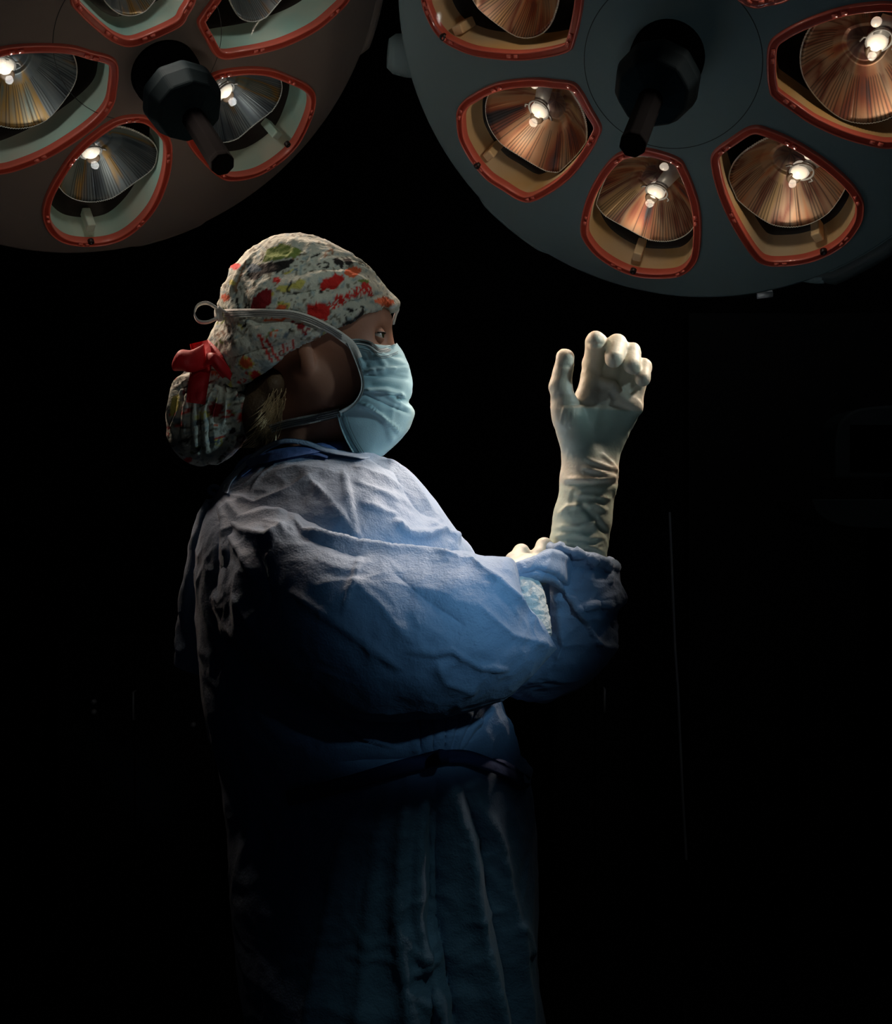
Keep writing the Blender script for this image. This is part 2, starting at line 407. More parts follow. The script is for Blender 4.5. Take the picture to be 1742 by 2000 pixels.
# ------------------------------------------------------------------ surgical lamps
LAMPS = {
 'right': dict(C=(.33463, 1.65, .6669+ZC), n=(-.32384, -.66862, -.66938), R=.426, H=.105, foot=(1303, 112), tip=(1235, 285), case='case_r', refl='refl_r', house='house_r'),
 'left': dict(C=(-.48153, 1.70, .73647+ZC), n=(.47836, -.52092, -.70698), R=.433, H=.125, foot=(322, 142), tip=(436, 323), case='case_l', refl='refl_l', house='house_l'),
}
PODS = {
 'right': [
  dict(o=[(826,0),(835,29),(848,55),(864,75),(884,89),(919,104),(959,112),(1014,116),(1066,111),(1112,99),(1123,81),(1133,43),(1140,0),(1138,-30),(1115,-75),(1040,-110),(940,-115),(860,-85),(828,-40)], rc=(1003,-32), rr=98, b=(1010,-62), bd=(1010,-105), p=.9, scr=(869,70)),
  dict(o=[(894,228),(897,210),(908,195),(924,184),(953,168),(990,157),(1045,152),(1082,155),(1119,160),(1137,177),(1157,213),(1175,247),(1167,272),(1148,305),(1119,342),(1082,371),(1042,391),(1016,388),(983,368),(953,348),(928,320),(911,294),(898,265)], rc=(1048,238), rr=106, b=(1050,228), bd=(1064,160), p=1, scr=(935,320)),
  dict(o=[(1135,444),(1140,409),(1152,373),(1174,334),(1199,305),(1220,294),(1252,288),(1288,294),(1327,309),(1341,330),(1356,366),(1366,401),(1370,444),(1366,494),(1356,516),(1341,530),(1320,538),(1281,540),(1238,535),(1199,519),(1163,494),(1141,466)], rc=(1266,390), rr=102, b=(1274,384), bd=(1325,325), p=1, scr=(1238,525)),
  dict(o=[(1392,298),(1427,269),(1470,245),(1513,255),(1566,280),(1620,316),(1663,355),(1684,387),(1687,409),(1681,434),(1656,469),(1620,494),(1577,510),(1531,516),(1495,514),(1470,498),(1434,444),(1406,384),(1391,330)], rc=(1545,352), rr=110, b=(1550,345), bd=(1612,305), p=1, scr=(1608,487)),
  dict(o=[(1498,135),(1502,86),(1529,60),(1581,34),(1644,13),(1701,4),(1742,3),(1800,12),(1850,40),(1880,90),(1885,150),(1860,220),(1810,275),(1742,287),(1701,283),(1644,267),(1586,241),(1543,212),(1509,187),(1502,172)], rc=(1705,110), rr=130, b=(1705,98), bd=(1745,30), p=1.2, scr=(1860,60)),
  dict(o=[(1440,-3),(1472,14),(1500,10),(1538,0),(1600,-40),(1640,-110),(1600,-180),(1480,-200),(1420,-150),(1405,-60)], rc=(1520,-100), rr=70, b=(1520,-100), bd=(1560,-150), p=.5, scr=None),
 ],
 'left': [
  dict(o=[(137,0),(151,22),(188,57),(218,79),(251,89),(288,79),(349,50),(366,26),(380,0),(385,-40),(350,-85),(280,-105),(200,-95),(140,-50)], rc=(258,-45), rr=70, b=(262,-60), bd=(262,-100), p=.5, scr=None),
  dict(o=[(412,0),(393,26),(385,44),(400,75),(425,111),(471,109),(545,92),(611,61),(654,26),(678,0),(700,-40),(690,-90),(620,-110),(520,-100),(450,-50)], rc=(512,-42), rr=78, b=(520,-50), bd=(560,-95), p=.8, scr=None),
  dict(o=[(412,144),(471,131),(524,133),(567,148),(602,166),(614,188),(606,227),(580,279),(545,314),(502,340),(458,350),(428,345),(393,314),(366,279),(360,240),(378,185)], rc=(472,202), rr=86, b=(443,186), bd=(425,150), p=1.0, scr=(558,278)),
  dict(o=[(233,228),(288,227),(327,262),(335,297),(327,349),(305,401),(271,441),(231,467),(183,477),(131,473),(100,456),(84,428),(85,393),(105,349),(140,297),(183,257)], rc=(202,322), rr=98, b=(181,306), bd=(165,270), p=.9, scr=(176,467)),
  dict(o=[(0,92),(65,85),(131,87),(175,98),(226,118),(227,175),(214,214),(175,253),(109,297),(52,323),(0,337),(-60,335),(-110,300),(-135,240),(-120,170),(-70,115)], rc=(30,150), rr=110, b=(13,142), bd=(-10,95), p=.9, scr=None),
 ]}
def make_lamp(side, label):
    L = LAMPS[side]; C = np.array(L['C']); n = np.array(L['n']); n /= np.linalg.norm(n); R, H = L['R'], L['H']
    a = np.cross(n, [0, 0, 1.]); a /= np.linalg.norm(a); b = np.cross(n, a)
    def hit(px, py):
        d = W(px, py, 1.)-np.array([0, 0, ZC]); o = np.array([0, 0, ZC])-C
        on, dn = o@n, d@n; ou, du, ov, dv = o@a, d@a, o@b, d@b; k = H/R**2
        A = k*(du*du+dv*dv); B = dn+2*k*(ou*du+ov*dv); Cc = on-H+k*(ou*ou+ov*ov); D = B*B-4*A*Cc
        ts = [(-B-math.sqrt(D))/(2*A), (-B+math.sqrt(D))/(2*A)] if D > 0 else [-on/dn]
        t = min([t for t in ts if t > .3] or [-on/dn]); return np.array([0, 0, ZC])+t*d
    root = empty('surgical_lamp', C, label, 'surgical lamp')
    pods = []
    for pd in PODS[side]:
        P3 = np.array([hit(*q) for q in pd['o']]); c = P3.mean(0); rr = c-C; r2 = np.array([rr@a, rr@b])
        nn = n+(a*r2[0]+b*r2[1])*2*H/R**2*.8; nn /= np.linalg.norm(nn)
        e1 = np.cross(nn, [0, 0, 1.]); e1 /= np.linalg.norm(e1); e2 = np.cross(nn, e1)
        O = catmull(P3, 144, True)
        pods.append(dict(pd=pd, c=c, nn=nn, e1=e1, e2=e2, O=O, uv=np.stack([(O-C)@a, (O-C)@b], -1)))
    # casing with an opening under every pod
    NR, NA = 110, 420; V = []; dome = lambda r: H*(1-(r/R)**2)
    for i in range(NR):
        r = R*(i+.0)/(NR-1)+1e-5
        for j in range(NA):
            q = 2*math.pi*j/NA; u, v = r*math.cos(q), r*math.sin(q); V.append(C+a*u+b*v+n*dome(r))
    V = np.array(V); Q = np.array(grid_faces(NR, NA, close_v=True)); cen = V[Q].mean(1); uv = np.stack([(cen-C)@a, (cen-C)@b], -1)
    keep = np.ones(len(Q), bool)
    for p in pods:
        m = p['uv'].mean(0); s = p['uv']-m; s = s*(1-.006/np.linalg.norm(s, axis=1))[:, None]+m; keep &= ~inside(uv, s)
    Q = Q[keep]; mb = MB(); mb.add(V, Q)
    mb.lathe(C, n, [(R, 0), (R+.004, -.004), (R+.005, -.014), (R+.001, -.03), (R-.02, -.065), (R-.10, -.10), (.12, -.13), (.001, -.135)], 160)
    case = mb.build('casing', M[L['case']], root)
    MB().lathe(C, n, [(.1195, dome(.1195)+.0003), (.1200, dome(.12)+.0008), (.1206, dome(.1206)+.0003)], 120).build('centre_cap_seam', M['groove'], root)
    # handle: hub, flared flange, octagonal grip
    hb = hit(*L['foot']); LH = .232
    dv = W(*L['tip'], 1.)-np.array([0, 0, ZC]); dv /= np.linalg.norm(dv); oc = np.array([0, 0, ZC])-hb; bq_ = oc@dv; cq_ = oc@oc-LH*LH; disc = max(bq_*bq_-cq_, 0)
    hn = np.array([0, 0, ZC])+dv*(-bq_-math.sqrt(disc))-hb; hn /= np.linalg.norm(hn)
    hub = MB().lathe(hb, hn, [(.05, -.01), (.05, .012), (.040, .016), (.037, .05)], 40).build('handle_hub', M['black'], root)
    fl = MB().lathe(hb, hn, [(.037, .05), (.053, .058), (.057, .066), (.055, .082), (.046, .104), (.022, .116), (.0165, .118)], 10).build('handle_flange', M['handle'], root, smooth=False)
    bevel(fl, .004, 3, 20)
    gr = MB().lathe(hb, hn, [(.0165, .11), (.0168, LH-.012), (.0172, LH-.008), (.0172, LH-.002), (.0155, LH), (.0001, LH)], 8).build('handle_grip', M['black'], root, smooth=False)
    bevel(gr, .0015, 2, 20)
    # pods
    for p in pods:
        pd, c, nn, e1, e2, O = (p[k] for k in ('pd', 'c', 'nn', 'e1', 'e2', 'O'))
        m2 = np.stack([(O-c)@e1, (O-c)@e2], -1); hO = (O-c)@nn
        T = np.roll(m2, -1, 0)-np.roll(m2, 1, 0); T /= np.linalg.norm(T, axis=1)[:, None]; Nn = np.stack([-T[:, 1], T[:, 0]], -1)
        if (Nn*m2).sum() > 0: Nn = -Nn
        for _ in range(3): Nn = (Nn+np.roll(Nn, 1, 0)+np.roll(Nn, -1, 0)); Nn /= np.linalg.norm(Nn, axis=1)[:, None]
        def ring(inset, h, s=1.0, flat=0.0, cc=np.zeros(2)):
            q = m2+Nn*inset; q = cc+(q-cc)*s
            return [c+e1*u+e2*v+nn*(hh*(1-flat)+h) for (u, v), hh in zip(q, hO)]
        def rings(specs):
            V = []; [V.extend(ring(*sp)) for sp in specs]; return np.array(V), grid_faces(len(specs), 144, close_v=True)
        house = MB(); V, Fc = rings([(.0105, .004), (.011, -.004), (.013, -.030, 1, .3), (.017, -.052, 1, .7)]); house.add(V, Fc, 0)
        V, Fc = rings([(.017, -.052, 1, .7), (.024, -.056, 1, .8), (.03, -.10, .9, 1), (.05, -.11, .5, 1), (.05, -.11, .02, 1)]); house.add(V, Fc, 1)
        hs = house.build('lamp_pod', [M[L['house']], M['dark']], root)
        mb = MB(); V, Fc = rings([(-.0008, -.002), (-.0005, .0045), (.0012, .0065), (.0022, .0045)]); mb.add(V, Fc, 1)
        V, Fc = rings([(.0022, .0045), (.0040, .0042), (.0085, .0050)]); mb.add(V, Fc, 0)
        V, Fc = rings([(.0085, .0050), (.0098, .0066), (.0112, .0048), (.0115, -.006)]); mb.add(V, Fc, 1)
        for t in range(4, 144, 24):   # small moulded clips on the seal
            q = np.array(ring(.0065, .006)[t]); tt = e1*T[t, 0]+e2*T[t, 1]; nnn = e1*Nn[t, 0]+e2*Nn[t, 1]
            for sgn in (-1, 1):
                w = q+tt*.006*sgn; X = [w+tt*x*.0035+nnn*y*.0022+nn*z*.0016 for x in (-1, 1) for y in (-1, 1) for z in (-1, 1)]
                mb.add(X, [(0, 1, 3, 2), (4, 6, 7, 5), (0, 4, 5, 1), (2, 3, 7, 6), (0, 2, 6, 4), (1, 5, 7, 3)], 1)
        mb.build('lens_seal', [M['rim'], M['rim2']], hs)
        if pd['scr']:
            h = hit(*pd['scr']); MB().lathe(h, nn, [(.0052, .002), (.005, .008), (.003, .009), (.0026, .006), (.0001, .0055)], 16).build('screw', M['screw'], hs)
            tocen = c-h; tocen -= nn*(tocen@nn); tocen /= np.linalg.norm(tocen); sd = np.cross(nn, tocen)
            bx = MB(); X = [h+tocen*(.011+.018*x)+sd*(y-.5)*.014+nn*(-.006-.036*z) for x in (0, 1) for y in (0, 1) for z in (0, 1)]
            bx.add(X, [(0, 1, 3, 2), (4, 6, 7, 5), (0, 4, 5, 1), (2, 3, 7, 6), (0, 2, 6, 4), (1, 5, 7, 3)])
            bevel(bx.build('pod_bracket', M[L['house']], hs, smooth=False), .002)
        # reflector bowl
        def onplane(px, py, dep):
            d = W(px, py, 1.)-np.array([0, 0, ZC]); t = ((c+nn*dep-np.array([0, 0, ZC]))@nn)/(d@nn); return np.array([0, 0, ZC])+t*d
        rc = onplane(*pd['rc'], -.014); rcc = np.array([(rc-c)@e1, (rc-c)@e2])
        rad = pd['rr']/F*c[1]*1.02
        NT, NRR = 300, 30; V = []; inn = m2+Nn*.0135
        ang = np.arctan2(*(inn-rcc).T[::-1]); dist = np.linalg.norm(inn-rcc, axis=1); o = np.argsort(ang); ang, dist = ang[o], dist[o]
        dep = .062
        for i in range(NRR):
            s = i/(NRR-1)
            for j in range(NT):
                q = 2*math.pi*j/NT-math.pi; rim_r = min(rad*(1+.05*math.cos(3*q+1)), np.interp(q, ang, dist, period=2*math.pi)*.97)
                r = rim_r*s*(.965 if 0 else 1)
                hh = -.014-dep*(1-min(1, (r/rad))**2)*(1-.15*s)
                if s > .5: hh += .0011*math.sin(j*math.pi)*0+ .0010*(1 if j % 2 else -1)*min(1, (s-.5)*4)*(1 if math.sin(q*2.5+pd['rc'][0]) > -.5 else .2)
                if .26 < s < .34: hh += .003
                V.append(c+e1*(rcc[0]+r*math.cos(q))+e2*(rcc[1]+r*math.sin(q))+nn*hh)
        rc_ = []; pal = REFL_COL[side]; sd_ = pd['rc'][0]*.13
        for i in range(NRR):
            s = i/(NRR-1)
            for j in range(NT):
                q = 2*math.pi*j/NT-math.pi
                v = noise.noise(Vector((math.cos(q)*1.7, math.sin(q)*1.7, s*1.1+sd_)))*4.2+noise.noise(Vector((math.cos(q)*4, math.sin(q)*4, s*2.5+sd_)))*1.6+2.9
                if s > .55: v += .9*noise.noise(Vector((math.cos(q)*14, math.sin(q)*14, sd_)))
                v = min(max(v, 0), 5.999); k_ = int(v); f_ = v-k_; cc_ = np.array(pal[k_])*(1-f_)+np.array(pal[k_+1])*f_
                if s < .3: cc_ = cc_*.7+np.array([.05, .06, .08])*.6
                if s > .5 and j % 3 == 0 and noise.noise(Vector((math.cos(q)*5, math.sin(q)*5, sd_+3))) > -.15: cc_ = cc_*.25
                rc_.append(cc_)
        V2 = []
        for j in range(NT): V2.append(np.array(V[(NRR-1)*NT+j])+nn*.0012)
        for j in range(NT):
            q = 2*math.pi*j/NT-math.pi; w = np.array(V[(NRR-1)*NT+j]); V2.append(w+(e1*math.cos(q)+e2*math.sin(q))*.0015-nn*.001)
        mb = MB(); mb.add(V, grid_faces(NRR, NT, close_v=True), 0); mb.add(V[-NT:]+V2, grid_faces(3, NT, close_v=True), 1)
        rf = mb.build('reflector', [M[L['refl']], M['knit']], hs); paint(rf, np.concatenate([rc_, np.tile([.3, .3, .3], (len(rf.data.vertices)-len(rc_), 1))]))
        # bulb on its bracket
        bp = onplane(*pd['b'], -.022); bq = onplane(*pd['bd'], -.008); ax = bq-bp; Ln = np.linalg.norm(ax); ax /= Ln; sd = np.cross(nn, ax)
        mb = MB()
        X = [bp+ax*(.006+(Ln*.95-.006)*x)+sd*(y-.5)*(.018+.008*x)+nn*(-.002-.002*z) for x in (0, 1) for y in (0, 1) for z in (0, 1)]
        mb.add(X, [(0, 1, 3, 2), (4, 6, 7, 5), (0, 4, 5, 1), (2, 3, 7, 6), (0, 2, 6, 4), (1, 5, 7, 3)])
        rg = bp+ax*.016
        mb.tube([rg+(ax*math.cos(t)+sd*math.sin(t))*.0170+nn*.001 for t in np.linspace(0, 2*math.pi, 25)], .0016, 6, cap=False)
        for s_ in (-1, 1): mb.tube([rg+sd*s_*.0170, rg+sd*s_*.022+nn*.003, rg+sd*s_*.023-ax*.008], .0016, 6)
        mb.build('bulb_holder', M['white_metal'], hs)
        MB().lathe(bp+ax*.0, nn, [(.0105, -.008), (.0105, .003), (.0097, .005), (.0070, .0055), (.005, .004), (.0001, .004)], 24).build('bulb_shield', M['bulb_cap'], hs)
        bulb = MB().lathe(bp+ax*.012-nn*.004, nn, [(.0001, -.016), (.009, -.012), (.0140, -.004), (.0140, .003), (.009, .007), (.0001, .008)], 20)
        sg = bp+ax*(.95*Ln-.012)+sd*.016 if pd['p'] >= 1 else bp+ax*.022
        bulb.build('bulb', M['bulb'], hs)
        MB().lathe(sg, nn, [(.0001, -.004), (.006, -.003), (.007, .0), (.005, .002), (.0001, .0025)], 16).build('glow_disc', M['bulb'], hs)  # glowing disc added for the bright glint beside the bulb
        light('bulb_glow', 'POINT', bp+nn*.040-ax*.004, .085*pd['p'], (1, .86, .68) if side == 'right' else (.95, .95, .9), root, shadow_soft_size=.006)
        # lens pane
        V, Fc = rings([(.0110, .0030), (.0110, .0034, .8, .36), (.0110, .0036, .5, .75), (.011, .0036, .02, 1)])
        mb = MB(); mb.add(V, Fc); mb.build('lens', M['glass'], hs)
        # the pod's beam
        light('pod_beam', 'SPOT', c+nn*.03, LAMP_POWER[side]*pd['p']*POD_W[side], LAMP_COLOR[side], root, W(*LAMP_FOCUS[side]), spot_size=math.radians(BEAM[side]), spot_blend=.9, shadow_soft_size=.035)
    return root, C, n, a, b, R, H
POD_W = {'right': 1/5.6, 'left': 1/4.1}; BEAM = {'right': 37, 'left': 66}
rl, Cr, nr, ar, br_, Rr, Hr = make_lamp('right', 'grey-green round surgical lamp with amber reflectors, upper right of the picture')
ll, Cl, nl, al, bl_, Rl, Hl = make_lamp('left', 'taupe round surgical lamp with pale blue reflectors, upper left above the cap')
# unseen spots added out of frame: tight pools on sleeves, mask, cap and skirt
for pos, aim, size, pw, colr in FILL_BEAMS:
    light('fill_beam', 'SPOT', pos, pw, colr, None, W(*aim), spot_size=math.radians(size), spot_blend=1, shadow_soft_size=.05)
def rim_rail(C, n, a, b, R, pa, pb, root, m, out=.006, r=.012):
    """grab rail bulging along the rim between two traced points"""
    def ang(px, py):
        d = W(px, py, 1.)-np.array([0, 0, ZC]); t = ((C-np.array([0, 0, ZC]))@n)/(d@n); q = np.array([0, 0, ZC])+t*d-C; return math.atan2(q@b, q@a)
    a0, a1 = ang(*pa), ang(*pb)
    if a1-a0 > math.pi: a1 -= 2*math.pi
    if a0-a1 > math.pi: a1 += 2*math.pi
    k = 30; P = []; rs = []
    for i in range(k):
        t = i/(k-1); q = a0+(a1-a0)*t; e = min(1, 6*min(t, 1-t)); P.append(C+(a*math.cos(q)+b*math.sin(q))*(R+out*e)-n*.012); rs.append(r*(.5+.5*e))
    MB().tube(P, rs, 12).build('grab_rail', m, root)
rim_rail(Cr, nr, ar, br_, Rr, (935, 372), (1085, 500), rl, M['case_r'], .001, .011)
rim_rail(Cr, nr, ar, br_, Rr, (1590, 552), (1760, 430), rl, M['trim'], .016, .016)
rim_rail(Cr, nr, ar, br_, Rr, (1566, 562), (1760, 445), rl, M['case_r'], .010, .012)
rim_rail(Cl, nl, al, bl_, Rl, (697, 112), (735, -20), ll, M['case_l'], .008, .012)
rim_rail(Cl, nl, al, bl_, Rl, (416, 418), (244, 488), ll, M['case_l'], .001, .010)
# suspension behind each lamp
kn = W(780, 108, 1.86)
mb = MB(); mb.lathe(kn+np.array([.012, .0, 0]), (-1, -.15, .05), [(.001, .03), (.022, .03), (.030, .02), (.033, 0), (.033, -.03)], 32); mb.build('yoke_knob', M['case_r'], rl); mb = MB(); mb.tube([kn, kn+np.array([.10, .12, .05]), Cr-nr*.1], [.02, .022, .03], 14)
mb.build('lamp_yoke', M['case_r'], rl)
j = W(1460, 590, 2.0); top = Cr-nr*.13
mb = MB(); mb.lathe(j, (0, 0, 1), [(.001, -.06), (.034, -.06), (.038, -.05), (.038, .04), (.03, .05), (.001, .05)], 32)
mb.build('arm_joint', M['case_r'], rl); mb = MB(); mb.tube([j+np.array([0, 0, .02]), W(1440, 420, 2.05), top+np.array([0, .03, 0]), top+np.array([.05, .15, .35]), (.5, 2.1, 3.0)], [.03, .03, .035, .035, .035], 16)
mb.build('suspension_arm', M['trim'], rl)
MB().tube([W(1478, 577, 1.97), W(1508, 574, 1.97)], .006, 10).build('joint_pin', M['steel'], rl)
tl = Cl-nl*.13
MB().tube([tl-nl*-.02, tl+np.array([-.02, .1, .12]), (-.6, 2.0, 3.0)], [.04, .035, .035], 16).build('suspension_arm', M['trim'], ll)

# two dim soft spots, added without a modelled source, standing in for upward bounce
light('casing_fill', 'SPOT', FILL_POS, 2.7, (.80, .95, 1), None, W(1340, 230, 1.65), spot_size=math.radians(36), spot_blend=.5, shadow_soft_size=.07)
light('casing_fill', 'SPOT', FILL_POS, 5.0, (1, .92, .82), None, W(170, 30, 1.65), spot_size=math.radians(29), spot_blend=.3, shadow_soft_size=.07)
# weak unseen area light added in front of the surgeon as blue fill
light('cool_fill', 'AREA', (.40, .85, 1.35), .007, (.3, .6, 1), None, W(880, 1130, 1.35), shape='DISK', size=.5)

# ------------------------------------------------------------------ the surgeon
Y0 = 1.5
person = empty('person', (W(760, 1000, Y0)[0], Y0, 0), 'person in blue surgical gown, printed cap, mask and gloves, holding up a gloved hand', 'person')
def pr(px, y=Y0): return px/F*y
# body: one continuous surface (finer grid steps around head)
xs = np.unique(np.concatenate([np.arange(-.42, -.26, .006), np.arange(-.26, -.04, .0028), np.arange(-.04, .34, .0065)]))
ys = np.unique(np.concatenate([np.arange(1.16, 1.40, .007), np.arange(1.40, 1.60, .003), np.arange(1.60, 1.80, .007)]))
zs = np.unique(np.concatenate([np.arange(-.004, 1.36, .008), np.arange(1.36, 1.72, .0028)]))
B = SDF(xs, ys, zs)
B.ell(W(598, 610, Y0), (pr(138), .078, pr(130)), .01)
B.ell(W(672, 640, Y0), (pr(90), .066, pr(90)), .03)
B.ell(W(672, 735, Y0), (pr(84), .062, pr(105)), .03)
for s in (-1, 1):
    B.cone(W(606, 735, Y0+s*.054), W(716, 835, Y0+s*.012), .018, .020, .02)
    B.cone(W(700, 700, Y0+s*.036), W(715, 720, Y0+s*.036), .020, .020, .02)      # cheeks
    B.cone(W(730, 629, Y0+s*.030), W(752, 626, Y0+s*.012), .007, .007, .012)       # brow ridge
    B.ell(W(745, 655, Y0+s*.033), (.014, .009, .008), .011, sub=True)            # eye sockets
B.cone(W(750, 655, Y0), W(774, 728, Y0), .007, .010, .012)                         # nose
B.cone(W(728, 790, Y0), W(735, 835, Y0), .02, .018, .02)                          # mouth and chin
B.cone(W(625, 770, Y0), W(560, 950, Y0), .056, .052, .03)                          # neck
for s in (-1, 1):
    B.ell(W(597, 690, Y0+s*.072), (.010, .006, .024), .004, rot=.25)
    B.ell(W(608, 686, Y0+s*.082), (.005, .006, .015), .003, sub=True, rot=.2)
    B.ell(W(600, 716, Y0+s*.074), (.008, .005, .009), .005)
    # torso
    B.cone(W(570, 1040, Y0+s*.085), W(650, 1400, Y0+s*.045), .055, .075, .05)
    B.cone(W(690, 1120, Y0+s*.05), W(710, 1350, Y0+s*.04), .07, .07, .05)
    B.cone(W(680, 1500, Y0+s*.04), W(720, 1750, Y0+s*.05), .075, .075, .05)
    # legs and feet
    B.cone(W(720, 1800, Y0+s*.055), (W(700, 1000, Y0)[0], Y0+s*.09, .52), .075, .052, .03)
    B.cone((W(700, 1000, Y0)[0], Y0+s*.09, .52), (W(680, 1000, Y0)[0], Y0+s*.09, .09), .055, .036, .02)
    B.cone((W(670, 1000, Y0)[0], Y0+s*.09, .045), (W(670, 1000, Y0)[0]+.17, Y0+s*.095, .035), .038, .032, .02)
# right arm (near side)
B.cone(W(570, 1100, 1.37), W(830, 1255, 1.30), .052, .042, .04)
B.cone(W(830, 1255, 1.30), W(1010, 1160, 1.385), .042, .027, .02)
# left arm (far side): elbow low, forearm upright
B.cone(W(600, 1060, 1.61), W(1080, 1275, 1.52), .05, .044, .04)
B.cone(W(1085, 1275, 1.51), W(1150, 945, 1.47), .044, .027, .02)
LH_ = [((1150, 945, 1.47), (1140, 890, 1.47), 44, 42), ((1133, 885, 1.47), (1148, 780, 1.47), 34, 27), ((1160, 885, 1.475), (1180, 775, 1.475), 36, 27),
       ((1178, 885, 1.475), (1208, 775, 1.478), 32, 25), ((1185, 880, 1.47), (1234, 790, 1.476), 26, 22),
       ((1128, 880, 1.465), (1110, 815, 1.45), 30, 30),                      # ball of the thumb
       ((1106, 812, 1.452), (1095, 755, 1.448), 27, 22), ((1095, 755, 1.448), (1104, 698, 1.445), 22, 18),
       ((1148, 780, 1.47), (1158, 712, 1.468), 23, 20), ((1158, 712, 1.468), (1164, 668, 1.452), 20.5, 19.5), ((1164, 668, 1.452), (1163, 664, 1.435), 19.5, 17.5),
       ((1182, 775, 1.475), (1200, 685, 1.474), 22, 20.5), ((1200, 685, 1.474), (1205, 672, 1.450), 20.5, 19.5), ((1205, 672, 1.450), (1199, 700, 1.431), 19.5, 18),
       ((1210, 775, 1.478), (1229, 700, 1.478), 20, 19), ((1229, 700, 1.478), (1232, 688, 1.455), 19, 18.5), ((1232, 688, 1.455), (1234, 714, 1.436), 18.5, 17),
       ((1234, 790, 1.476), (1254, 724, 1.476), 19, 16.5), ((1254, 724, 1.476), (1256, 717, 1.456), 16.5, 16), ((1256, 717, 1.456), (1255, 740, 1.440), 16, 15)]
for a_, b_, ra, rb in LH_: B.cone(W(*a_), W(*b_), pr(ra, 1.47)-.004, pr(rb, 1.47)-.004, .004)
RH_ = [((1003, 1162, 1.385), (1000, 1130, 1.40), 30, 30), ((1000, 1130, 1.40), (1030, 1110, 1.42), 34, 30),
       ((1000, 1112, 1.415), (1004, 1096, 1.425), 19, 18), ((1004, 1096, 1.425), (1018, 1078, 1.445), 17, 15.5), ((1018, 1078, 1.445), (1024, 1094, 1.462), 15.5, 14),
       ((1040, 1112, 1.42), (1052, 1086, 1.44), 16, 16), ((1052, 1086, 1.44), (1063, 1066, 1.455), 16, 16), ((1063, 1066, 1.455), (1078, 1080, 1.47), 16, 14),
       ((1035, 1120, 1.415), (1070, 1098, 1.43), 19, 17), ((1070, 1098, 1.43), (1096, 1100, 1.442), 17, 15),
       ((1030, 1140, 1.405), (1070, 1120, 1.412), 18, 16), ((1070, 1120, 1.412), (1098, 1122, 1.42), 16, 14),
       ((1000, 1140, 1.40), (985, 1120, 1.435), 20, 17), ((985, 1120, 1.435), (992, 1110, 1.465), 17, 14)]
for a_, b_, ra, rb in RH_: B.cone(W(*a_), W(*b_), pr(ra, 1.42)-.004, pr(rb, 1.42)-.004, .004)
V, Q = B.build(); V = relax(V, Q, 2, .4); Q = orient(V, Q)
body = np_mesh('body', V, Q, M['skin'], person)
# eyes with lids and lashes
for s in (-1, 1):
    c = W(733, 655, Y0+s*.032); look = np.array([.93, s*.22, .12]); look /= np.linalg.norm(look)
    er = .0108
    e = MB().lathe(c, look, [(er*math.sin(t), er*math.cos(t)) for t in np.linspace(math.pi, .45, 16)], 28).lathe(c, look, [(er*math.sin(t)*1.0, er*math.cos(t)+.0004) for t in np.linspace(.45, .001, 6)], 28, 1)
    e.build('eye', [M['eye'], M['iris']], body)
    for nm, t0, t1 in (('upper_eyelid', 100, 14), ('lower_eyelid', -90, -20)):
        V = []; K = 14; J = 18; side = np.array([0, 1., 0])
        fw = np.array([1, 0, 0]); upv = np.array([0, 0, 1.])
        for i in range(K):
            el = math.radians(t0+(t1-t0)*i/(K-1))
            for jj in range(J):
                az = math.radians(-100+200*jj/(J-1)); elx = el*(1-.30*abs(az/1.75)**2) if i else el
                elx = elx*(1-.9*max(0, abs(az)-1.0)) if i > K-4 else elx
                d = fw*math.cos(elx)*math.cos(az)+side*math.cos(elx)*math.sin(az)+upv*math.sin(elx)
                V.append(c+d*(er+.0016))
        for i in range(J): V.append(np.array(V[(K-1)*J+i])-(np.array(V[(K-1)*J+i])-c)*.12)
        g = grid_faces(K+1, J)
        mesh(nm, V, g, M['skin'], body)
        if nm == 'upper_eyelid':
            MB().tube([np.array(V[(K-1)*J+i])+np.array([.0006, 0, 0]) for i in range(2, J-2)], .0008, 6).build('eyelashes', M['lash'], body)
V = []
for s in (-1, 1):
    MB().tube([W(a_, b_, Y0+s*.001+s*d) for a_, b_, d in ((714, 640, .045), (728, 628, .041), (744, 624, .032), (754, 628, .022))], [.0012, .0028, .0028, .0012], 8).build('eyebrow', M['hair_d'], body)

# gown -------------------------------------------------------------
TR = [  # ax ay bx by depth half-depth
 (470, 915, 700, 872, 1.50, .062), (452, 938, 715, 884, 1.50, .078), (440, 955, 742, 893, 1.50, .105), (426, 985, 792, 918, 1.50, .14), (408, 1030, 835, 965, 1.50, .172),
 (398, 1090, 880, 1032, 1.50, .19), (394, 1160, 925, 1085, 1.50, .185), (398, 1260, 950, 1190, 1.50, .17), (404, 1360, 966, 1310, 1.50, .158),
 (420, 1430, 984, 1395, 1.50, .152), (438, 1490, 1004, 1470, 1.50, .148), (446, 1545, 1034, 1535, 1.50, .150), (452, 1620, 1040, 1615, 1.50, .155),
 (462, 1740, 1044, 1740, 1.50, .165), (476, 1880, 1042, 1880, 1.50, .178), (494, 2000, 1058, 2000, 1.50, .19), (505, 2200, 1075, 2200, 1.50, .22), (520, 2520, 1090, 2520, 1.50, .225)]
V, Q = loft_px(TR, 520, 380, 2.25); Q = orient(V, Q)
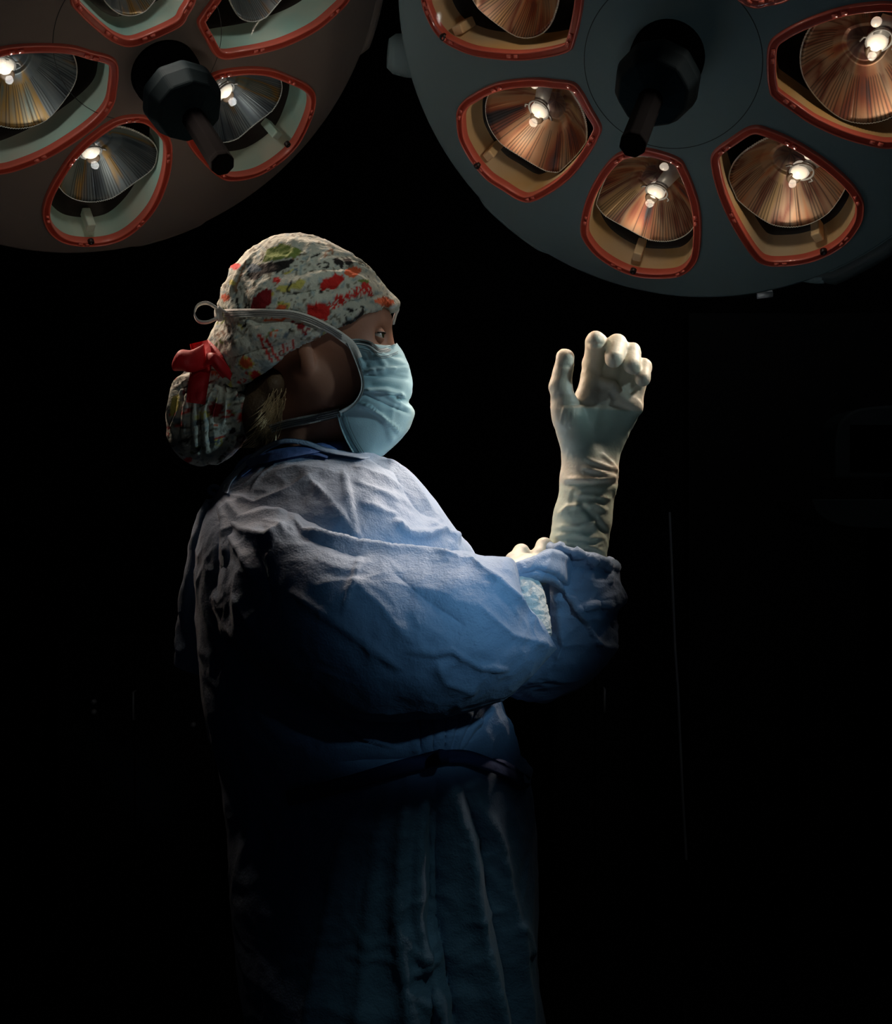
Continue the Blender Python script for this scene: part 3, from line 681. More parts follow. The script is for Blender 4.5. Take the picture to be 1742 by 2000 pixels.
CR = [([(600, 935), (640, 975), (672, 1020), (706, 1072)], 7, .006), ([(668, 915), (680, 980), (695, 1050), (700, 1090)], 6, .004),
      ([(745, 893), (790, 930), (830, 985), (862, 1030), (905, 1080)], 7, .007), ([(712, 888), (770, 925), (810, 990), (850, 1020)], 10, -.006),
      ([(765, 1015), (790, 1045), (830, 1050), (868, 1040)], 9, .009), ([(830, 1018), (850, 1040), (895, 1062)], 8, .007),
      ([(690, 915), (740, 935), (790, 960)], 9, .005), ([(690, 945), (740, 965), (785, 985)], 8, .004), ([(700, 985), (745, 1000), (780, 1010)], 9, .004),
      ([(440, 965), (500, 985), (560, 960), (620, 925)], 10, .006), ([(440, 975), (490, 1030), (520, 1090)], 12, .007), ([(435, 985), (450, 1080), (470, 1170)], 12, .008),
      ([(430, 990), (425, 1080), (430, 1180)], 9, -.009), ([(455, 1245), (560, 1330), (700, 1432), (770, 1460)], 9, .007, 'l')]
# skirt folds fanning down from the waist knot
for (x0, x1, x2, wd, am) in ((770, 720, 700, 16, .006), (800, 775, 800, 20, .013), (828, 815, 862, 16, .012), (850, 858, 895, 16, -.012), (872, 925, 965, 22, .016), (884, 965, 1012, 15, -.012), (900, 1000, 1030, 14, .008), (740, 640, 600, 20, .006), (842, 838, 845, 10, -.010)):
    CR.append(([(x0, 1500), ((x0+x1)/2+(x1-x0)*.2, 1640), (x1, 1790), (x2, 2000), (x2+10, 2500)], wd, am*1.7, 'x'))
for (x0, x1) in ((800, 815), (828, 838), (855, 860), (885, 872), (915, 884), (945, 892)):
    CR.append(([(x0, 1385), (x1, 1478)], 6, .006)); CR.append((([(x0+14, 1385), (x1+7, 1478)]), 5, -.005))
CR += [([(660, 1487), (800, 1484), (1005, 1484)], 16, -.010), ([(975, 1385), (1000, 1480), (1034, 1532)], 10, .01), ([(1000, 1800), (1020, 1830), (1030, 1870)], 12, .008),
       ([(785, 1800), (800, 1850), (830, 1870), (860, 1830)], 10, .007), ([(800, 1900), (830, 1890), (858, 1870)], 8, .007), ([(790, 1930), (830, 1960), (850, 1990)], 9, .007), ([(900, 1800), (950, 1790), (985, 1775)], 7, .004)]
V = crease(V, Q, [c if len(c) > 3 or abs(c[2]) > .0105 else (*c, 'x') for c in CR])
V = fbm_disp(V, Q, 9, .0035, True, 3); V = fbm_disp(V, Q, 24, .0016, True, 9)
gown = np_mesh('surgical_gown', V, Q, M['gown'], person)
gs = gown.modifiers.new('thickness', 'SOLIDIFY'); gs.thickness = .0015; gs.offset = -1
# near sleeve (right arm)
SR = [(470, 985, 418, 1205, 1.42, .05), (520, 985, 465, 1262, 1.385, .088), (585, 1002, 540, 1318, 1.365, .10), (660, 1042, 620, 1362, 1.35, .102), (740, 1070, 715, 1398, 1.34, .10),
      (830, 1083, 815, 1398, 1.335, .098), (900, 1083, 890, 1388, 1.335, .094), (955, 1088, 945, 1372, 1.34, .088), (995, 1095, 990, 1352, 1.35, .080), (1012, 1145, 1046, 1300, 1.36, .062), (1030, 1190, 1082, 1262, 1.362, .045)]
V, Q = loft_px(SR, 330, 300, 2.3); Q = orient(V, Q)
CS = [([(566, 1008), (590, 1036), (640, 1055), (700, 1072), (760, 1084), (850, 1090), (930, 1100)], 7, .011), ([(570, 1018), (600, 1050), (660, 1075), (720, 1092)], 12, -.006),
      ([(704, 1085), (690, 1140), (668, 1205)], 6, .004), ([(560, 1150), (640, 1205), (720, 1262), (790, 1310)], 10, .006), ([(790, 1268), (850, 1275), (880, 1270), (930, 1300), (1000, 1308)], 6, .006),
      ([(850, 1290), (870, 1330), (930, 1350)], 14, .006), ([(930, 1180), (1000, 1240), (1080, 1262)], 10, .004), ([(905, 1085), (960, 1130), (1010, 1170), (1060, 1240)], 8, .007),
      ([(680, 1130), (740, 1180), (790, 1240), (830, 1270)], 18, .005), ([(760, 1110), (830, 1170), (920, 1230)], 26, -.005), ([(455, 1160), (480, 1200), (520, 1250)], 12, .005), ([(440, 1010), (480, 1040), (520, 1050), (566, 1020)], 12, .008), ([(450, 1040), (480, 1090), (500, 1130)], 10, .007), ([(460, 1020), (520, 1005), (560, 1005)], 8, .006),
      ([(500, 1060), (520, 1120), (530, 1180)], 14, -.006)]
V = crease(V, Q, [c if len(c) > 3 else (*c, 'x') for c in CS])
V = fbm_disp(V, Q, 10, .0032, True, 21); V = fbm_disp(V, Q, 30, .0013, True, 5)
slr = np_mesh('sleeve', V, Q, M['gown'], gown)
s_ = slr.modifiers.new('thickness', 'SOLIDIFY'); s_.thickness = .0015; s_.offset = -1
# far sleeve (left arm): upper arm behind the body, then up around the forearm
SL = [(1072, 1066, 1180, 1096, 1.485, .050), (1062, 1072, 1200, 1102, 1.485, .060), (1040, 1095, 1200, 1120, 1.485, .066), (1032, 1125, 1214, 1158, 1.485, .072), (1028, 1165, 1214, 1172, 1.49, .075), (1020, 1205, 1198, 1205, 1.49, .075),
      (1005, 1245, 1201, 1250, 1.49, .075), (990, 1285, 1185, 1282, 1.49, .073), (975, 1320, 1140, 1325, 1.495, .062), (975, 1342, 1100, 1350, 1.50, .045), (1005, 1358, 1065, 1366, 1.50, .012)]
V, Q = loft_px(SL, 200, 220, 2.1); Q = orient(V, Q)
CL = [([(1080, 1105), (1110, 1160), (1140, 1210), (1165, 1260), (1172, 1280)], 6, .009, 'l'), ([(1068, 1128), (1066, 1180), (1078, 1250)], 10, -.016), ([(1055, 1120), (1045, 1160)], 8, .008), ([(1095, 1140), (1094, 1200), (1100, 1260), (1080, 1310)], 9, .008),
      ([(1140, 1125), (1180, 1120), (1195, 1135)], 10, .006), ([(1130, 1190), (1160, 1180), (1195, 1180)], 8, .007), ([(1140, 1210), (1170, 1205), (1200, 1215)], 8, .006), ([(1160, 1165), (1180, 1200), (1200, 1240)], 7, -.006), ([(1150, 1250), (1180, 1262), (1200, 1262)], 7, .007),
      ([(1080, 1075), (1120, 1088), (1160, 1096), (1195, 1108)], 7, .008), ([(1110, 1105), (1150, 1112), (1190, 1125)], 9, -.006), ([(1085, 1290), (1045, 1320), (990, 1345)], 9, .006)]
V = crease(V, Q, [c if len(c) > 3 else (*c, 'x') for c in CL]); V = fbm_disp(V, Q, 14, .004, True, 13); V = fbm_disp(V, Q, 36, .0018, True, 2)
sll = np_mesh('sleeve', V, Q, M['gown'], gown)
V, Q = loft_px([(640, 950, 640, 1180, 1.63, .07), (760, 1010, 760, 1230, 1.63, .075), (880, 1095, 870, 1300, 1.60, .075), (1000, 1130, 960, 1330, 1.55, .07), (1080, 1180, 1010, 1340, 1.51, .055)], 80, 90, 2.2)
mesh('upper_sleeve', V, orient(V, Q), M['gown'], gown)
# cuff roll and far corner of the left cuff
bb = bvh_of(sll)
mb = MB(); mb.tube(catmull([W(*q) for q in ((1072, 1072, 1.45), (1090, 1070, 1.425), (1130, 1082, 1.415), (1165, 1096, 1.42), (1192, 1106, 1.44), (1199, 1106, 1.485), (1170, 1090, 1.54), (1100, 1072, 1.54), (1070, 1068, 1.50), (1072, 1072, 1.45))], 60), [.006+.0025*math.sin(i*1.1)+.0015*math.sin(i*2.7) for i in range(60)], 12, cap=False)
mb.build('cuff_edge', M['gown'], gown)
V, Q = loft_px([(1188, 1112, 1196, 1125, 1.50, .008), (1186, 1130, 1206, 1138, 1.505, .016), (1184, 1155, 1218, 1162, 1.51, .018), (1184, 1185, 1208, 1192, 1.51, .014), (1184, 1215, 1198, 1212, 1.505, .006)], 30, 30)
mesh('cuff_flap', V, orient(V, Q), M['knit'], gown, label='pale turned-out cuff flap')
V, Q = loft_px([(985, 1130, 1020, 1112, 1.39, .024), (1003, 1165, 1052, 1140, 1.375, .030), (1010, 1200, 1066, 1185, 1.368, .032), (1012, 1240, 1074, 1225, 1.362, .034), (1012, 1255, 1072, 1240, 1.362, .03)], 80, 80)
Q = orient(V, Q); V = fbm_disp(V, Q, 60, .0025, True, 4, (1, 1, 2.5))
mesh('knit_cuff', V, Q, M['knit'], gown, label='white crinkled knit cuff')
V, Q = loft_px([(986, 1098, 992, 1140, 1.385, .012), (1008, 1102, 1016, 1138, 1.382, .022), (1038, 1092, 1048, 1134, 1.385, .030), (1066, 1076, 1078, 1140, 1.40, .032), (1096, 1078, 1100, 1160, 1.425, .028), (1130, 1090, 1124, 1190, 1.45, .02)], 90, 70, 2.1)
Q = orient(V, Q); V = crease(V, Q, [([(1000, 1108), (1040, 1098), (1075, 1082), (1120, 1096)], 5, .004), ([(1010, 1124), (1050, 1112), (1090, 1128), (1120, 1165)], 5, -.004)]); V = fbm_disp(V, Q, 30, .002, True, 77)
mesh('sleeve_fold', V, Q, M['gown'], gown)
# collar binding, collar band inside it
gb = bvh_of(gown)
def ringpts(row, k=80, grow=1.0):
    ax, ay, bx, by, y, d = row; A, Bp = W(ax, ay, y), W(bx, by, y); c = (A+Bp)/2; h = (Bp-A)/2*grow; out = []
    for j in range(k): q = 2*math.pi*j/k; out.append(c+h*math.cos(q)+np.array([0, -1, 0])*d*grow*math.sin(q))
    return out
r0 = [(455, 925, 708, 874, 1.50, .082), (466, 905, 700, 868, 1.5, .074), (480, 893, 690, 862, 1.5, .066), (484, 896, 688, 866, 1.5, .063), (470, 915, 694, 880, 1.5, .066)]
V = []; [V.extend(ringpts(r)) for r in r0]; V = np.array(V)
mesh('collar_band', V, grid_faces(len(r0), 80, close_v=True), M['gown_in'], gown)
st = strip('collar_binding', [(440, 962), (448, 940), (470, 915), (500, 888), (530, 870), (560, 861), (600, 866), (640, 880), (700, 890), (722, 889)], 11, gb, M['gown'], gown, lift=.004, thick=.004, depth=1.45)
strip('collar_binding', [(470, 928), (510, 900), (560, 885), (610, 885), (640, 893)], 8, gb, M['gown_in'], gown, lift=.003, thick=.003, depth=1.44)
# knotted neck tie at the nape, back panel edge
mb = MB(); kx = 1.44
mb.tube(catmull([W(425, 968, kx), W(412, 962, kx), (W(410, 955, kx)), W(418, 950, kx), W(428, 956, kx), W(430, 972, kx)], 24), .0032, 8)
mb.tube(catmull([W(430, 970, kx), W(418, 982, kx), W(408, 985, kx), W(422, 992, kx), W(434, 985, kx), W(438, 972, kx)], 24), .006, 8)
mb.tube(catmull([W(432, 985, kx), W(436, 1020, kx+.0), W(428, 1090, kx+.01), W(420, 1180, kx+.01)], 30), [.006]*30, 8)
mb.build('neck_tie', M['gown'], gown)
V, Q = loft_px([(405, 975, 432, 985, 1.47, .02), (392, 1010, 430, 1020, 1.48, .03), (372, 1080, 425, 1090, 1.50, .035), (358, 1150, 420, 1160, 1.51, .03), (348, 1230, 415, 1240, 1.52, .02), (345, 1300, 405, 1320, 1.52, .012)], 70, 40)
Q = orient(V, Q); V = fbm_disp(V, Q, 20, .004, True, 8); mesh('back_flap', V, Q, M['gown'], gown)
# waist tie and bow knot
strip('waist_tie', [(560, 1560), (680, 1530), (780, 1500), (862, 1478)], 30, gb, M['navy'], gown, lift=.012, thick=.004)
strip('waist_tie', [(862, 1478), (910, 1478), (960, 1495), (1000, 1512), (1030, 1530)], 26, gb, M['navy'], gown, lift=.012, thick=.004)
V, Q = loft_px([(848, 1470, 850, 1488, 1.335, .008), (858, 1464, 862, 1492, 1.33, .014), (874, 1466, 878, 1490, 1.335, .008)], 24, 24); mesh('waist_knot', V, orient(V, Q), M['navy'], gown)
V, Q = loft_px([(960, 1480, 962, 1486, 1.42, .005), (985, 1485, 955, 1520, 1.42, .012), (1010, 1500, 975, 1545, 1.43, .014), (1030, 1525, 1005, 1548, 1.44, .010), (1036, 1532, 1030, 1538, 1.45, .004)], 40, 24); mesh('gown_bow', V, orient(V, Q), M['navy'], gown)
for pts, y in (([(1024, 1512), (1036, 1530), (1020, 1528)], 1.43), ([(993, 1838), (1015, 1818), (1026, 1832), (1018, 1862)], 1.405)):
    P = [W(a_, b_, y) for a_, b_ in pts]; k = len(P); V = P+[p+np.array([0, .002, 0]) for p in P]
    mesh('paper_tag', V, [tuple(range(k)), tuple(range(2*k-1, k-1, -1))]+[(i, i+k, (i+1) % k+k, (i+1) % k) for i in range(k)], M['white'], gown, smooth=False)
# trousers' shadowed hems and clogs below the frame
for s in (-1, 1):
    x = W(690, 1000, Y0)[0]
    MB().lathe((x, Y0+s*.09, 0), (0, 0, 1), [(.062, .07), (.07, .25), (.085, .55), (.11, .78)], 32).build('trouser_leg', M['pants'], person)
    D = SDF(np.arange(-.22, .12, .005), np.arange(1.3, 1.7, .005), np.arange(-.004, .14, .005))
    D.cone((x-.03, Y0+s*.09, .046), (x+.17, Y0+s*.095, .042), .046, .042, .02); D.V[:, :, :1] = .08
    V, Q = D.build(); mesh('clog', V, orient(V, Q), M['shoe'], person)

# gloves -----------------------------------------------------------
G = SDF(np.arange(.10, .29, .0021), np.arange(1.38, 1.56, .0021), np.arange(1.26, 1.60, .0021))
for a_, b_, ra, rb in LH_: G.cone(W(*a_), W(*b_), pr(ra, 1.47)-.0006, pr(rb, 1.47)-.0004, .0045)
for a_, b_, ra, rb in (((1128, 860, 1.462), (1106, 800, 1.45), 28, 26), ((1118, 800, 1.462), (1150, 800, 1.468), 16, 20)): G.cone(W(*a_), W(*b_), pr(ra, 1.47), pr(rb, 1.47), .008)
G.cone(W(1154, 925, 1.472), W(1150, 940, 1.472), pr(53, 1.47), pr(56, 1.47), .012)
G.cone(W(1150, 940, 1.472), W(1138, 1010, 1.474), pr(52, 1.47), pr(56, 1.47), .003)
G.cone(W(1138, 1010, 1.474), W(1126, 1090, 1.478), pr(56, 1.47), pr(58, 1.47), .004)
G.cone(W(1190, 760, 1.468), W(1236, 792, 1.468), pr(13), pr(14), .008)     # loose web of latex below the fingers
G.cone(W(1158, 742, 1.463), W(1196, 752, 1.460), pr(9), pr(9), .004)
G.cone(W(1196, 752, 1.460), W(1215, 778, 1.462), pr(8), pr(9), .004); G.cone(W(1215, 778, 1.462), W(1246, 800, 1.466), pr(9), pr(9), .004)
V, Q = G.build(); V = relax(V, Q, 2, .4); Q = orient(V, Q)
CG = [([(1086, 792), (1150, 788), (1200, 792), (1245, 804)], 4, -.0022), ([(1100, 936), (1150, 938), (1205, 934)], 5, .0035), ([(1100, 948), (1160, 946), (1205, 944)], 6, -.004),
      ([(1135, 912), (1170, 922), (1206, 932)], 3.5, .003), ([(1140, 895), (1175, 908), (1205, 918)], 3.5, .002), ([(1172, 885), (1195, 905), (1208, 925)], 3.5, .002),
      ([(1088, 1010), (1110, 990), (1160, 985), (1190, 1000)], 5, .003), ([(1085, 1030), (1130, 1028), (1160, 1020), (1175, 1005)], 4, .003), ([(1080, 1050), (1120, 1042), (1150, 1050), (1180, 1050)], 5, .003),
      ([(1130, 980), (1160, 1010), (1185, 1045)], 5, -.004), ([(1120, 965), (1160, 968), (1195, 975)], 4, .0025), ([(1090, 1065), (1140, 1062), (1180, 1078)], 4, .003), ([(1120, 1075), (1150, 1068), (1178, 1060)], 4, .002),
      ([(1112, 790), (1108, 810), (1104, 830)], 2.5, .0018), ([(1118, 795), (1117, 815), (1114, 840)], 2.5, .0016), ([(1104, 792), (1098, 810), (1095, 830)], 2.5, .0014),
      ([(1143, 671), (1163, 673), (1180, 671)], 3.5, -.002), ([(1092, 716), (1104, 714), (1116, 716)], 3, -.0014), ([(1190, 765), (1196, 775), (1203, 782)], 4, -.002), ([(1230, 770), (1240, 760), (1252, 758)], 3, -.004)]
V = crease(V, Q, CG); V = fbm_disp(V, Q, 45, .0007, True, 6)
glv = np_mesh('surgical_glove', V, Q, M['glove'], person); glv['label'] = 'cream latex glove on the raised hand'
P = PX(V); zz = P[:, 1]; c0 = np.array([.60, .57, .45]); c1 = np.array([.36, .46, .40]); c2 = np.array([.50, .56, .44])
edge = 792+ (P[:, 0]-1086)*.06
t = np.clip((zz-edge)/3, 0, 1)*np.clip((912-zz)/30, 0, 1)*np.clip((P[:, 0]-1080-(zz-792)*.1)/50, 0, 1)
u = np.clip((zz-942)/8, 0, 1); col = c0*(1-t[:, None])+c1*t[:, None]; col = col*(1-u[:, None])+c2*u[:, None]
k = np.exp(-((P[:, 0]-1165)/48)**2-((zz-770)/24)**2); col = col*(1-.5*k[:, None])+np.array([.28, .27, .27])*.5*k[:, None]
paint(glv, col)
G = SDF(np.arange(.04, .17, .002), np.arange(1.33, 1.53, .002), np.arange(1.20, 1.36, .002))
for a_, b_, ra, rb in RH_: G.cone(W(*a_), W(*b_), pr(ra, 1.42), pr(rb, 1.42), .004)
V, Q = G.build(); V = relax(V, Q, 2, .4); Q = orient(V, Q)
g2 = np_mesh('surgical_glove', V, Q, M['glove'], person); g2['label'] = 'cream latex glove gripping the cuff'
paint(g2, np.tile(c0, (len(V), 1)))

# cap ---------------------------------------------------------------
CM = {'c': (.40, .43, .375), 'r': (.40, .015, .012), 'd': (.012, .012, .012), 'g': (.14, .20, .05), 'y': (.42, .40, .10), 'o': (.50, .09, .03), 'b': (.10, .14, .17), 'br': (.16, .09, .05), 't': (.24, .31, .31), 'w': (.5, .5, .45), 'm': (.16, .006, .01)}
def cap_paint(o, seed=1, base='c', extra=None, density=70, lim=(420, 450, 790, 770)):
    V = np.array([v.co for v in o.data.vertices]); P = PX(V); P = P+np.where(V[:, 1:2] > Y0+.01, 17, 0)
    wob = np.array([(noise.noise(Vector((p[0]*.06, p[1]*.06, 1))), noise.noise(Vector((p[0]*.06, p[1]*.06, 7)))) for p in P])*5; P = P+wob
    col = np.tile(np.array(CM[base], float), (len(P), 1)); rnd = random.Random(seed)
    fine = np.array([noise.noise(Vector((p[0]*.12, p[1]*.12, 3))) for p in P]); col[fine > .28] = CM['t']; col[fine < -.36] = (.13, .13, .10)
    pal = ['r', 'd', 'd', 'g', 'br', 'o', 'b', 'w', 'm', 'y']
    for _ in range(density):
        x, y = rnd.uniform(lim[0], lim[2]), rnd.uniform(lim[1], lim[3]); c = pal[rnd.randrange(len(pal))]; an = rnd.uniform(-.9, .3)
        a1, b1 = rnd.uniform(3, 13), rnd.uniform(2, 7); dx, dy = P[:, 0]-x, P[:, 1]-y
        u = (dx*math.cos(an)+dy*math.sin(an))/a1; v = (-dx*math.sin(an)+dy*math.cos(an))/b1; q = np.hypot(u, v)
        k = rnd.random()
        if k < .4: m = q < 1
        elif k < .75: m = (q < 1) & (q > .6)
        else: m = (np.abs(u) < 1) & (np.abs(v) < 1) & (np.sin(u*9) > 0)
        col[m] = CM[c]
    for it in (extra or []):
        if it[0] == 'e':
            _, x, y, a1, b1, an, c = it; dx, dy = P[:, 0]-x, P[:, 1]-y; an = math.radians(an)
            q = np.hypot((dx*math.cos(an)+dy*math.sin(an))/a1, (-dx*math.sin(an)+dy*math.cos(an))/b1); col[q < 1] = CM[c]
        elif it[0] == 'p': col[inside(P, it[1])] = CM[it[2]]
        elif it[0] == 'l': d, _, _ = poly_dist(P, it[1]); col[d < it[2]] = CM[it[3]]
    paint(o, col)
D = SDF(np.arange(-.31, -.05, .0024), np.arange(1.385, 1.615, .0028), np.arange(1.42, 1.72, .0024))
D.ell(W(580, 613, Y0), (pr(146), .096, pr(147)), .01)
D.ell(W(662, 612, Y0), (pr(98), .082, pr(90)), .03)
D.cone(W(690, 600, Y0), W(758, 598, Y0), .045, .010, .02)
D.cone(W(515, 690, Y0-.02), W(470, 712, Y0-.01), .055, .040, .03)
D.cone(W(515, 690, Y0+.02), W(470, 712, Y0+.01), .055, .040, .03)
X, Z = np.meshgrid(D.x, D.z, indexing='ij'); pxx = CX+F*X/Y0; pzz = CY-F*(Z-ZC)/Y0
edge = np.interp(pxx, [430, 480, 560, 650, 700, 740, 778, 800], [768, 753, 717, 664, 638, 616, 598, 590])
pl = ((pzz-edge)*.88/F*Y0)[:, None, :]
head = SDF(D.x, D.y, D.z)
head.ell(W(585, 640, Y0), (pr(132), .083, pr(135)), .01); head.ell(W(668, 640, Y0), (pr(100), .072, pr(105)), .03); head.cone(W(515, 700, Y0), W(490, 730, Y0), .045, .035, .02)
D.V = np.maximum(D.V, pl); D.V = np.maximum(D.V, -head.V-.0)
D.V = D.V.astype(np.float32)
V, Q = D.build(); V = relax(V, Q, 1, .4); Q = orient(V, Q)
CC = [([(455, 580), (470, 530), (500, 490)], 5, .004, 'l'), ([(500, 500), (560, 505), (620, 495)], 7, .003), ([(560, 560), (620, 545), (690, 530)], 8, .004), ([(540, 580), (600, 570), (680, 560)], 6, -.004), ([(530, 540), (580, 530), (640, 530)], 8, -.003),
      ([(450, 690), (490, 660), (560, 650), (620, 640)], 9, .005), ([(440, 700), (480, 690), (540, 672)], 7, -.004), ([(450, 640), (500, 650), (560, 630)], 7, .004), ([(520, 610), (600, 596), (690, 570)], 7, .004), ([(640, 640), (700, 610), (760, 585)], 4, .002),
      ([(600, 470), (610, 500), (600, 520)], 5, .003), ([(570, 468), (575, 490), (560, 510)], 5, .003), ([(640, 600), (680, 590), (740, 575)], 6, -.003)]
V = crease(V, Q, CC); V = fbm_disp(V, Q, 17, .0045, True, 30, (.7, 1, 1.5)); V = fbm_disp(V, Q, 60, .0012, True, 31)
cap = np_mesh('surgical_cap', V, Q, M['cap'], person)
S_ = lambda x, y: (420+x/4.708, 450+y/4.708)
EX = [('p', [S_(*q) for q in ((440, 280), (480, 170), (600, 140), (720, 150), (810, 190), (740, 250), (600, 260), (500, 290))], 'g'),
      ('p', [S_(*q) for q in ((310, 330), (420, 300), (560, 290), (740, 262), (700, 310), (620, 370), (450, 400), (400, 460), (280, 440))], 'd'), ('e', *S_(350, 350), 13, 9, 0, 'b'),
      ('e', *S_(1075, 480), 25, 13, -22, 'r'), ('e', *S_(1262, 380), 17, 9, -8, 'o'), ('e', *S_(1560, 660), 20, 9, 8, 'o'), ('e', *S_(440, 640), 24, 15, -55, 'm'), ('p', [S_(*q) for q in ((330, 735), (360, 620), (450, 540), (530, 560), (520, 620), (440, 680), (430, 735))], 'm'),
      ('e', *S_(640, 530), 16, 7, -10, 'y'), ('e', *S_(760, 500), 15, 9, -25, 'y'), ('l', [S_(*q) for q in ((700, 470), (670, 540), (735, 600))], 2.2, 'd'),
      ('p', [S_(*q) for q in ((850, 690), (1000, 670), (1060, 700), (1040, 820), (900, 800), (840, 780))], 'r'), ('e', *S_(1000, 320), 11, 7, 30, 'd'), ('e', *S_(1000, 315), 6, 4, 30, 'c'), ('e', *S_(1130, 290), 11, 5, 30, 'd'), ('e', *S_(1220, 290), 8, 4, 40, 'd'),
      ('p', [S_(*q) for q in ((1170, 870), (1200, 770), (1230, 820), (1290, 780), (1290, 860), (1220, 900))], 'd'), ('e', *S_(1190, 810), 4, 6, 0, 'c'), ('p', [S_(*q) for q in ((1270, 790), (1340, 730), (1370, 780), (1320, 830))], 'd'), ('e', *S_(1310, 750), 6, 5, -20, 'w'),
      ('e', *S_(100, 620), 8, 9, 0, 'o'), ('e', *S_(150, 480), 5, 8, 20, 'y'), ('l', [S_(*q) for q in ((215, 610), (220, 500), (260, 390), (320, 290))], 1.2, 'w'), ('l', [S_(*q) for q in ((205, 640), (212, 720))], 3, 'd'), ('l', [S_(*q) for q in ((290, 290), (220, 430), (190, 560))], 3, 'br'),
      ('e', *S_(600, 710), 9, 5, -20, 'o'), ('l', [S_(*q) for q in ((440, 825), (560, 818), (700, 815))], 2.4, 'o'),
      ('l', [S_(*q) for q in ((410, 960), (450, 1070), (540, 1230))], 2.4, 'r'), ('l', [S_(*q) for q in ((470, 1010), (520, 1090), (590, 1205))], 2.4, 'r'), ('l', [S_(*q) for q in ((770, 870), (830, 960))], 3.5, 'm'), ('l', [S_(*q) for q in ((700, 840), (860, 900))], 2.5, 'm'),
      ('p', [S_(*q) for q in ((380, 1180), (620, 1230), (740, 1170), (900, 1080), (460, 1350))], 't'), ('e', *S_(915, 1020), 17, 8, -32, 'w'), ('e', *S_(915, 1022), 14, 5.5, -32, 'br'),
      ('p', [S_(*q) for q in ((600, 1050), (720, 1000), (735, 1070), (650, 1130), (610, 1100))], 'w')]+[
      ('l', [S_(x, 1050-i*9), S_(x+12, 1120-i*8)], .9, 'r') for i, x in enumerate((615, 640, 665, 690, 712))]+[
      ('e', *S_(290, 1220), 13, 11, 0, 'y'), ('e', *S_(290, 1220), 11, 9, 0, 'o'), ('e', *S_(370, 1340), 13, 11, 0, 'y'), ('e', *S_(370, 1340), 11, 9, 0, 'r'), ('l', [S_(*q) for q in ((90, 990), (120, 940), (170, 960), (140, 1000))], 1.6, 'd'), ('l', [S_(*q) for q in ((240, 880), (280, 860), (300, 830))], 1.8, 'd')]
# red script lettering, loops and uprights as they read on the cloth
scr = []
for i in range(9):
    x = 1060+i*42; y = 690-i*20; scr.append(('l', [S_(x-16, y-46), S_(x+6, y+10), S_(x+24, y+34), S_(x+34, y+4), S_(x+10, y-44)], 1.5, 'r'))
scr.append(('l', [S_(1350, 520), S_(1340, 490), S_(1370, 480), S_(1430, 540), S_(1455, 600), S_(1420, 590), S_(1370, 520)], 2.0, 'r'))
cap_paint(cap, 4, 'c', EX+scr, 110)
# brim's turned edge at the far side of forehead
MB().tube(catmull([W(775, 597, Y0-.004), W(777, 604, Y0+.012), W(772, 616, Y0+.03), W(768, 632, Y0+.045)], 20), .0022, 8).build('cap_brim_hem', M['tie'], cap)
capb = bvh_of(cap, body)
strip('cap_hem', [(482, 750), (560, 714), (652, 663), (700, 635), (740, 613), (776, 596)], 5, bvh_of(cap), M['mask_edge'], cap, lift=.001, thick=.0012, depth=1.42)
# gathered hair bag hanging from the back of the cap
D = SDF(np.arange(-.40, -.20, .0026), np.arange(1.41, 1.59, .003), np.arange(1.38, 1.58, .0026))
D.ell(W(402, 822, Y0), (pr(74), .058, pr(86)), .01, rot=-.1); D.ell(W(440, 800, Y0), (pr(48), .05, pr(66)), .02); D.cone(W(432, 712, Y0), W(415, 760, Y0), .03, .045, .02)
V, Q = D.build(); V = relax(V, Q, 1, .4); Q = orient(V, Q)
CB = []
for x1, y1, x2, y2 in ((352, 770, 338, 860), (366, 770, 362, 885), (378, 790, 385, 890), (345, 760, 330, 830), (440, 760, 436, 830), (455, 765, 462, 830), (470, 775, 476, 840), (425, 770, 410, 830), (400, 800, 400, 880)):
    CB.append(([(430, 728), (x1, y1), (x2, y2)], 5, .006)); CB.append(([(432, 732), (x1+9, y1), (x2+10, y2)], 4, -.006))
V = crease(V, Q, CB); V = fbm_disp(V, Q, 26, .003, True, 41)
bag = np_mesh('hair_bag', V, Q, M['cap'], cap); cap_paint(bag, 9, 'c', [('e', 420, 800, 14, 16, 20, 'm'), ('e', 470, 815, 7, 9, 0, 'r'), ('e', 340, 790, 8, 22, 15, 'y')], 60, (320, 720, 490, 900))
# red ribbon round the gather
rb = bvh_of(bag, cap)
rib = strip('ribbon', [(442, 735), (425, 706), (404, 684), (395, 676)], 34, rb, M['red'], cap, lift=.003, thick=.003, wscale=[.5, 1, 1])
strip('ribbon_tail', [(388, 668), (394, 700), (388, 745), (382, 788)], 40, rb, M['red'], cap, lift=.012, thick=.0025, depth=1.43, wscale=[.9, 1, .98, .95])
V, Q = loft_px([(398, 672, 402, 720, 1.445, .004), (375, 684, 374, 727, 1.44, .016), (355, 684, 352, 724, 1.445, .020), (343, 700, 340, 724, 1.45, .014), (339, 712, 338, 722, 1.455, .004)], 40, 28)
mesh('ribbon_loop', V, orient(V, Q), M['red'], cap)
V, Q = loft_px([(404, 690, 400, 718, 1.44, .004), (420, 690, 416, 712, 1.435, .010), (440, 706, 432, 728, 1.44, .012), (456, 728, 450, 744, 1.45, .004)], 30, 24)
mesh('ribbon_loop', V, orient(V, Q), M['red'], cap)
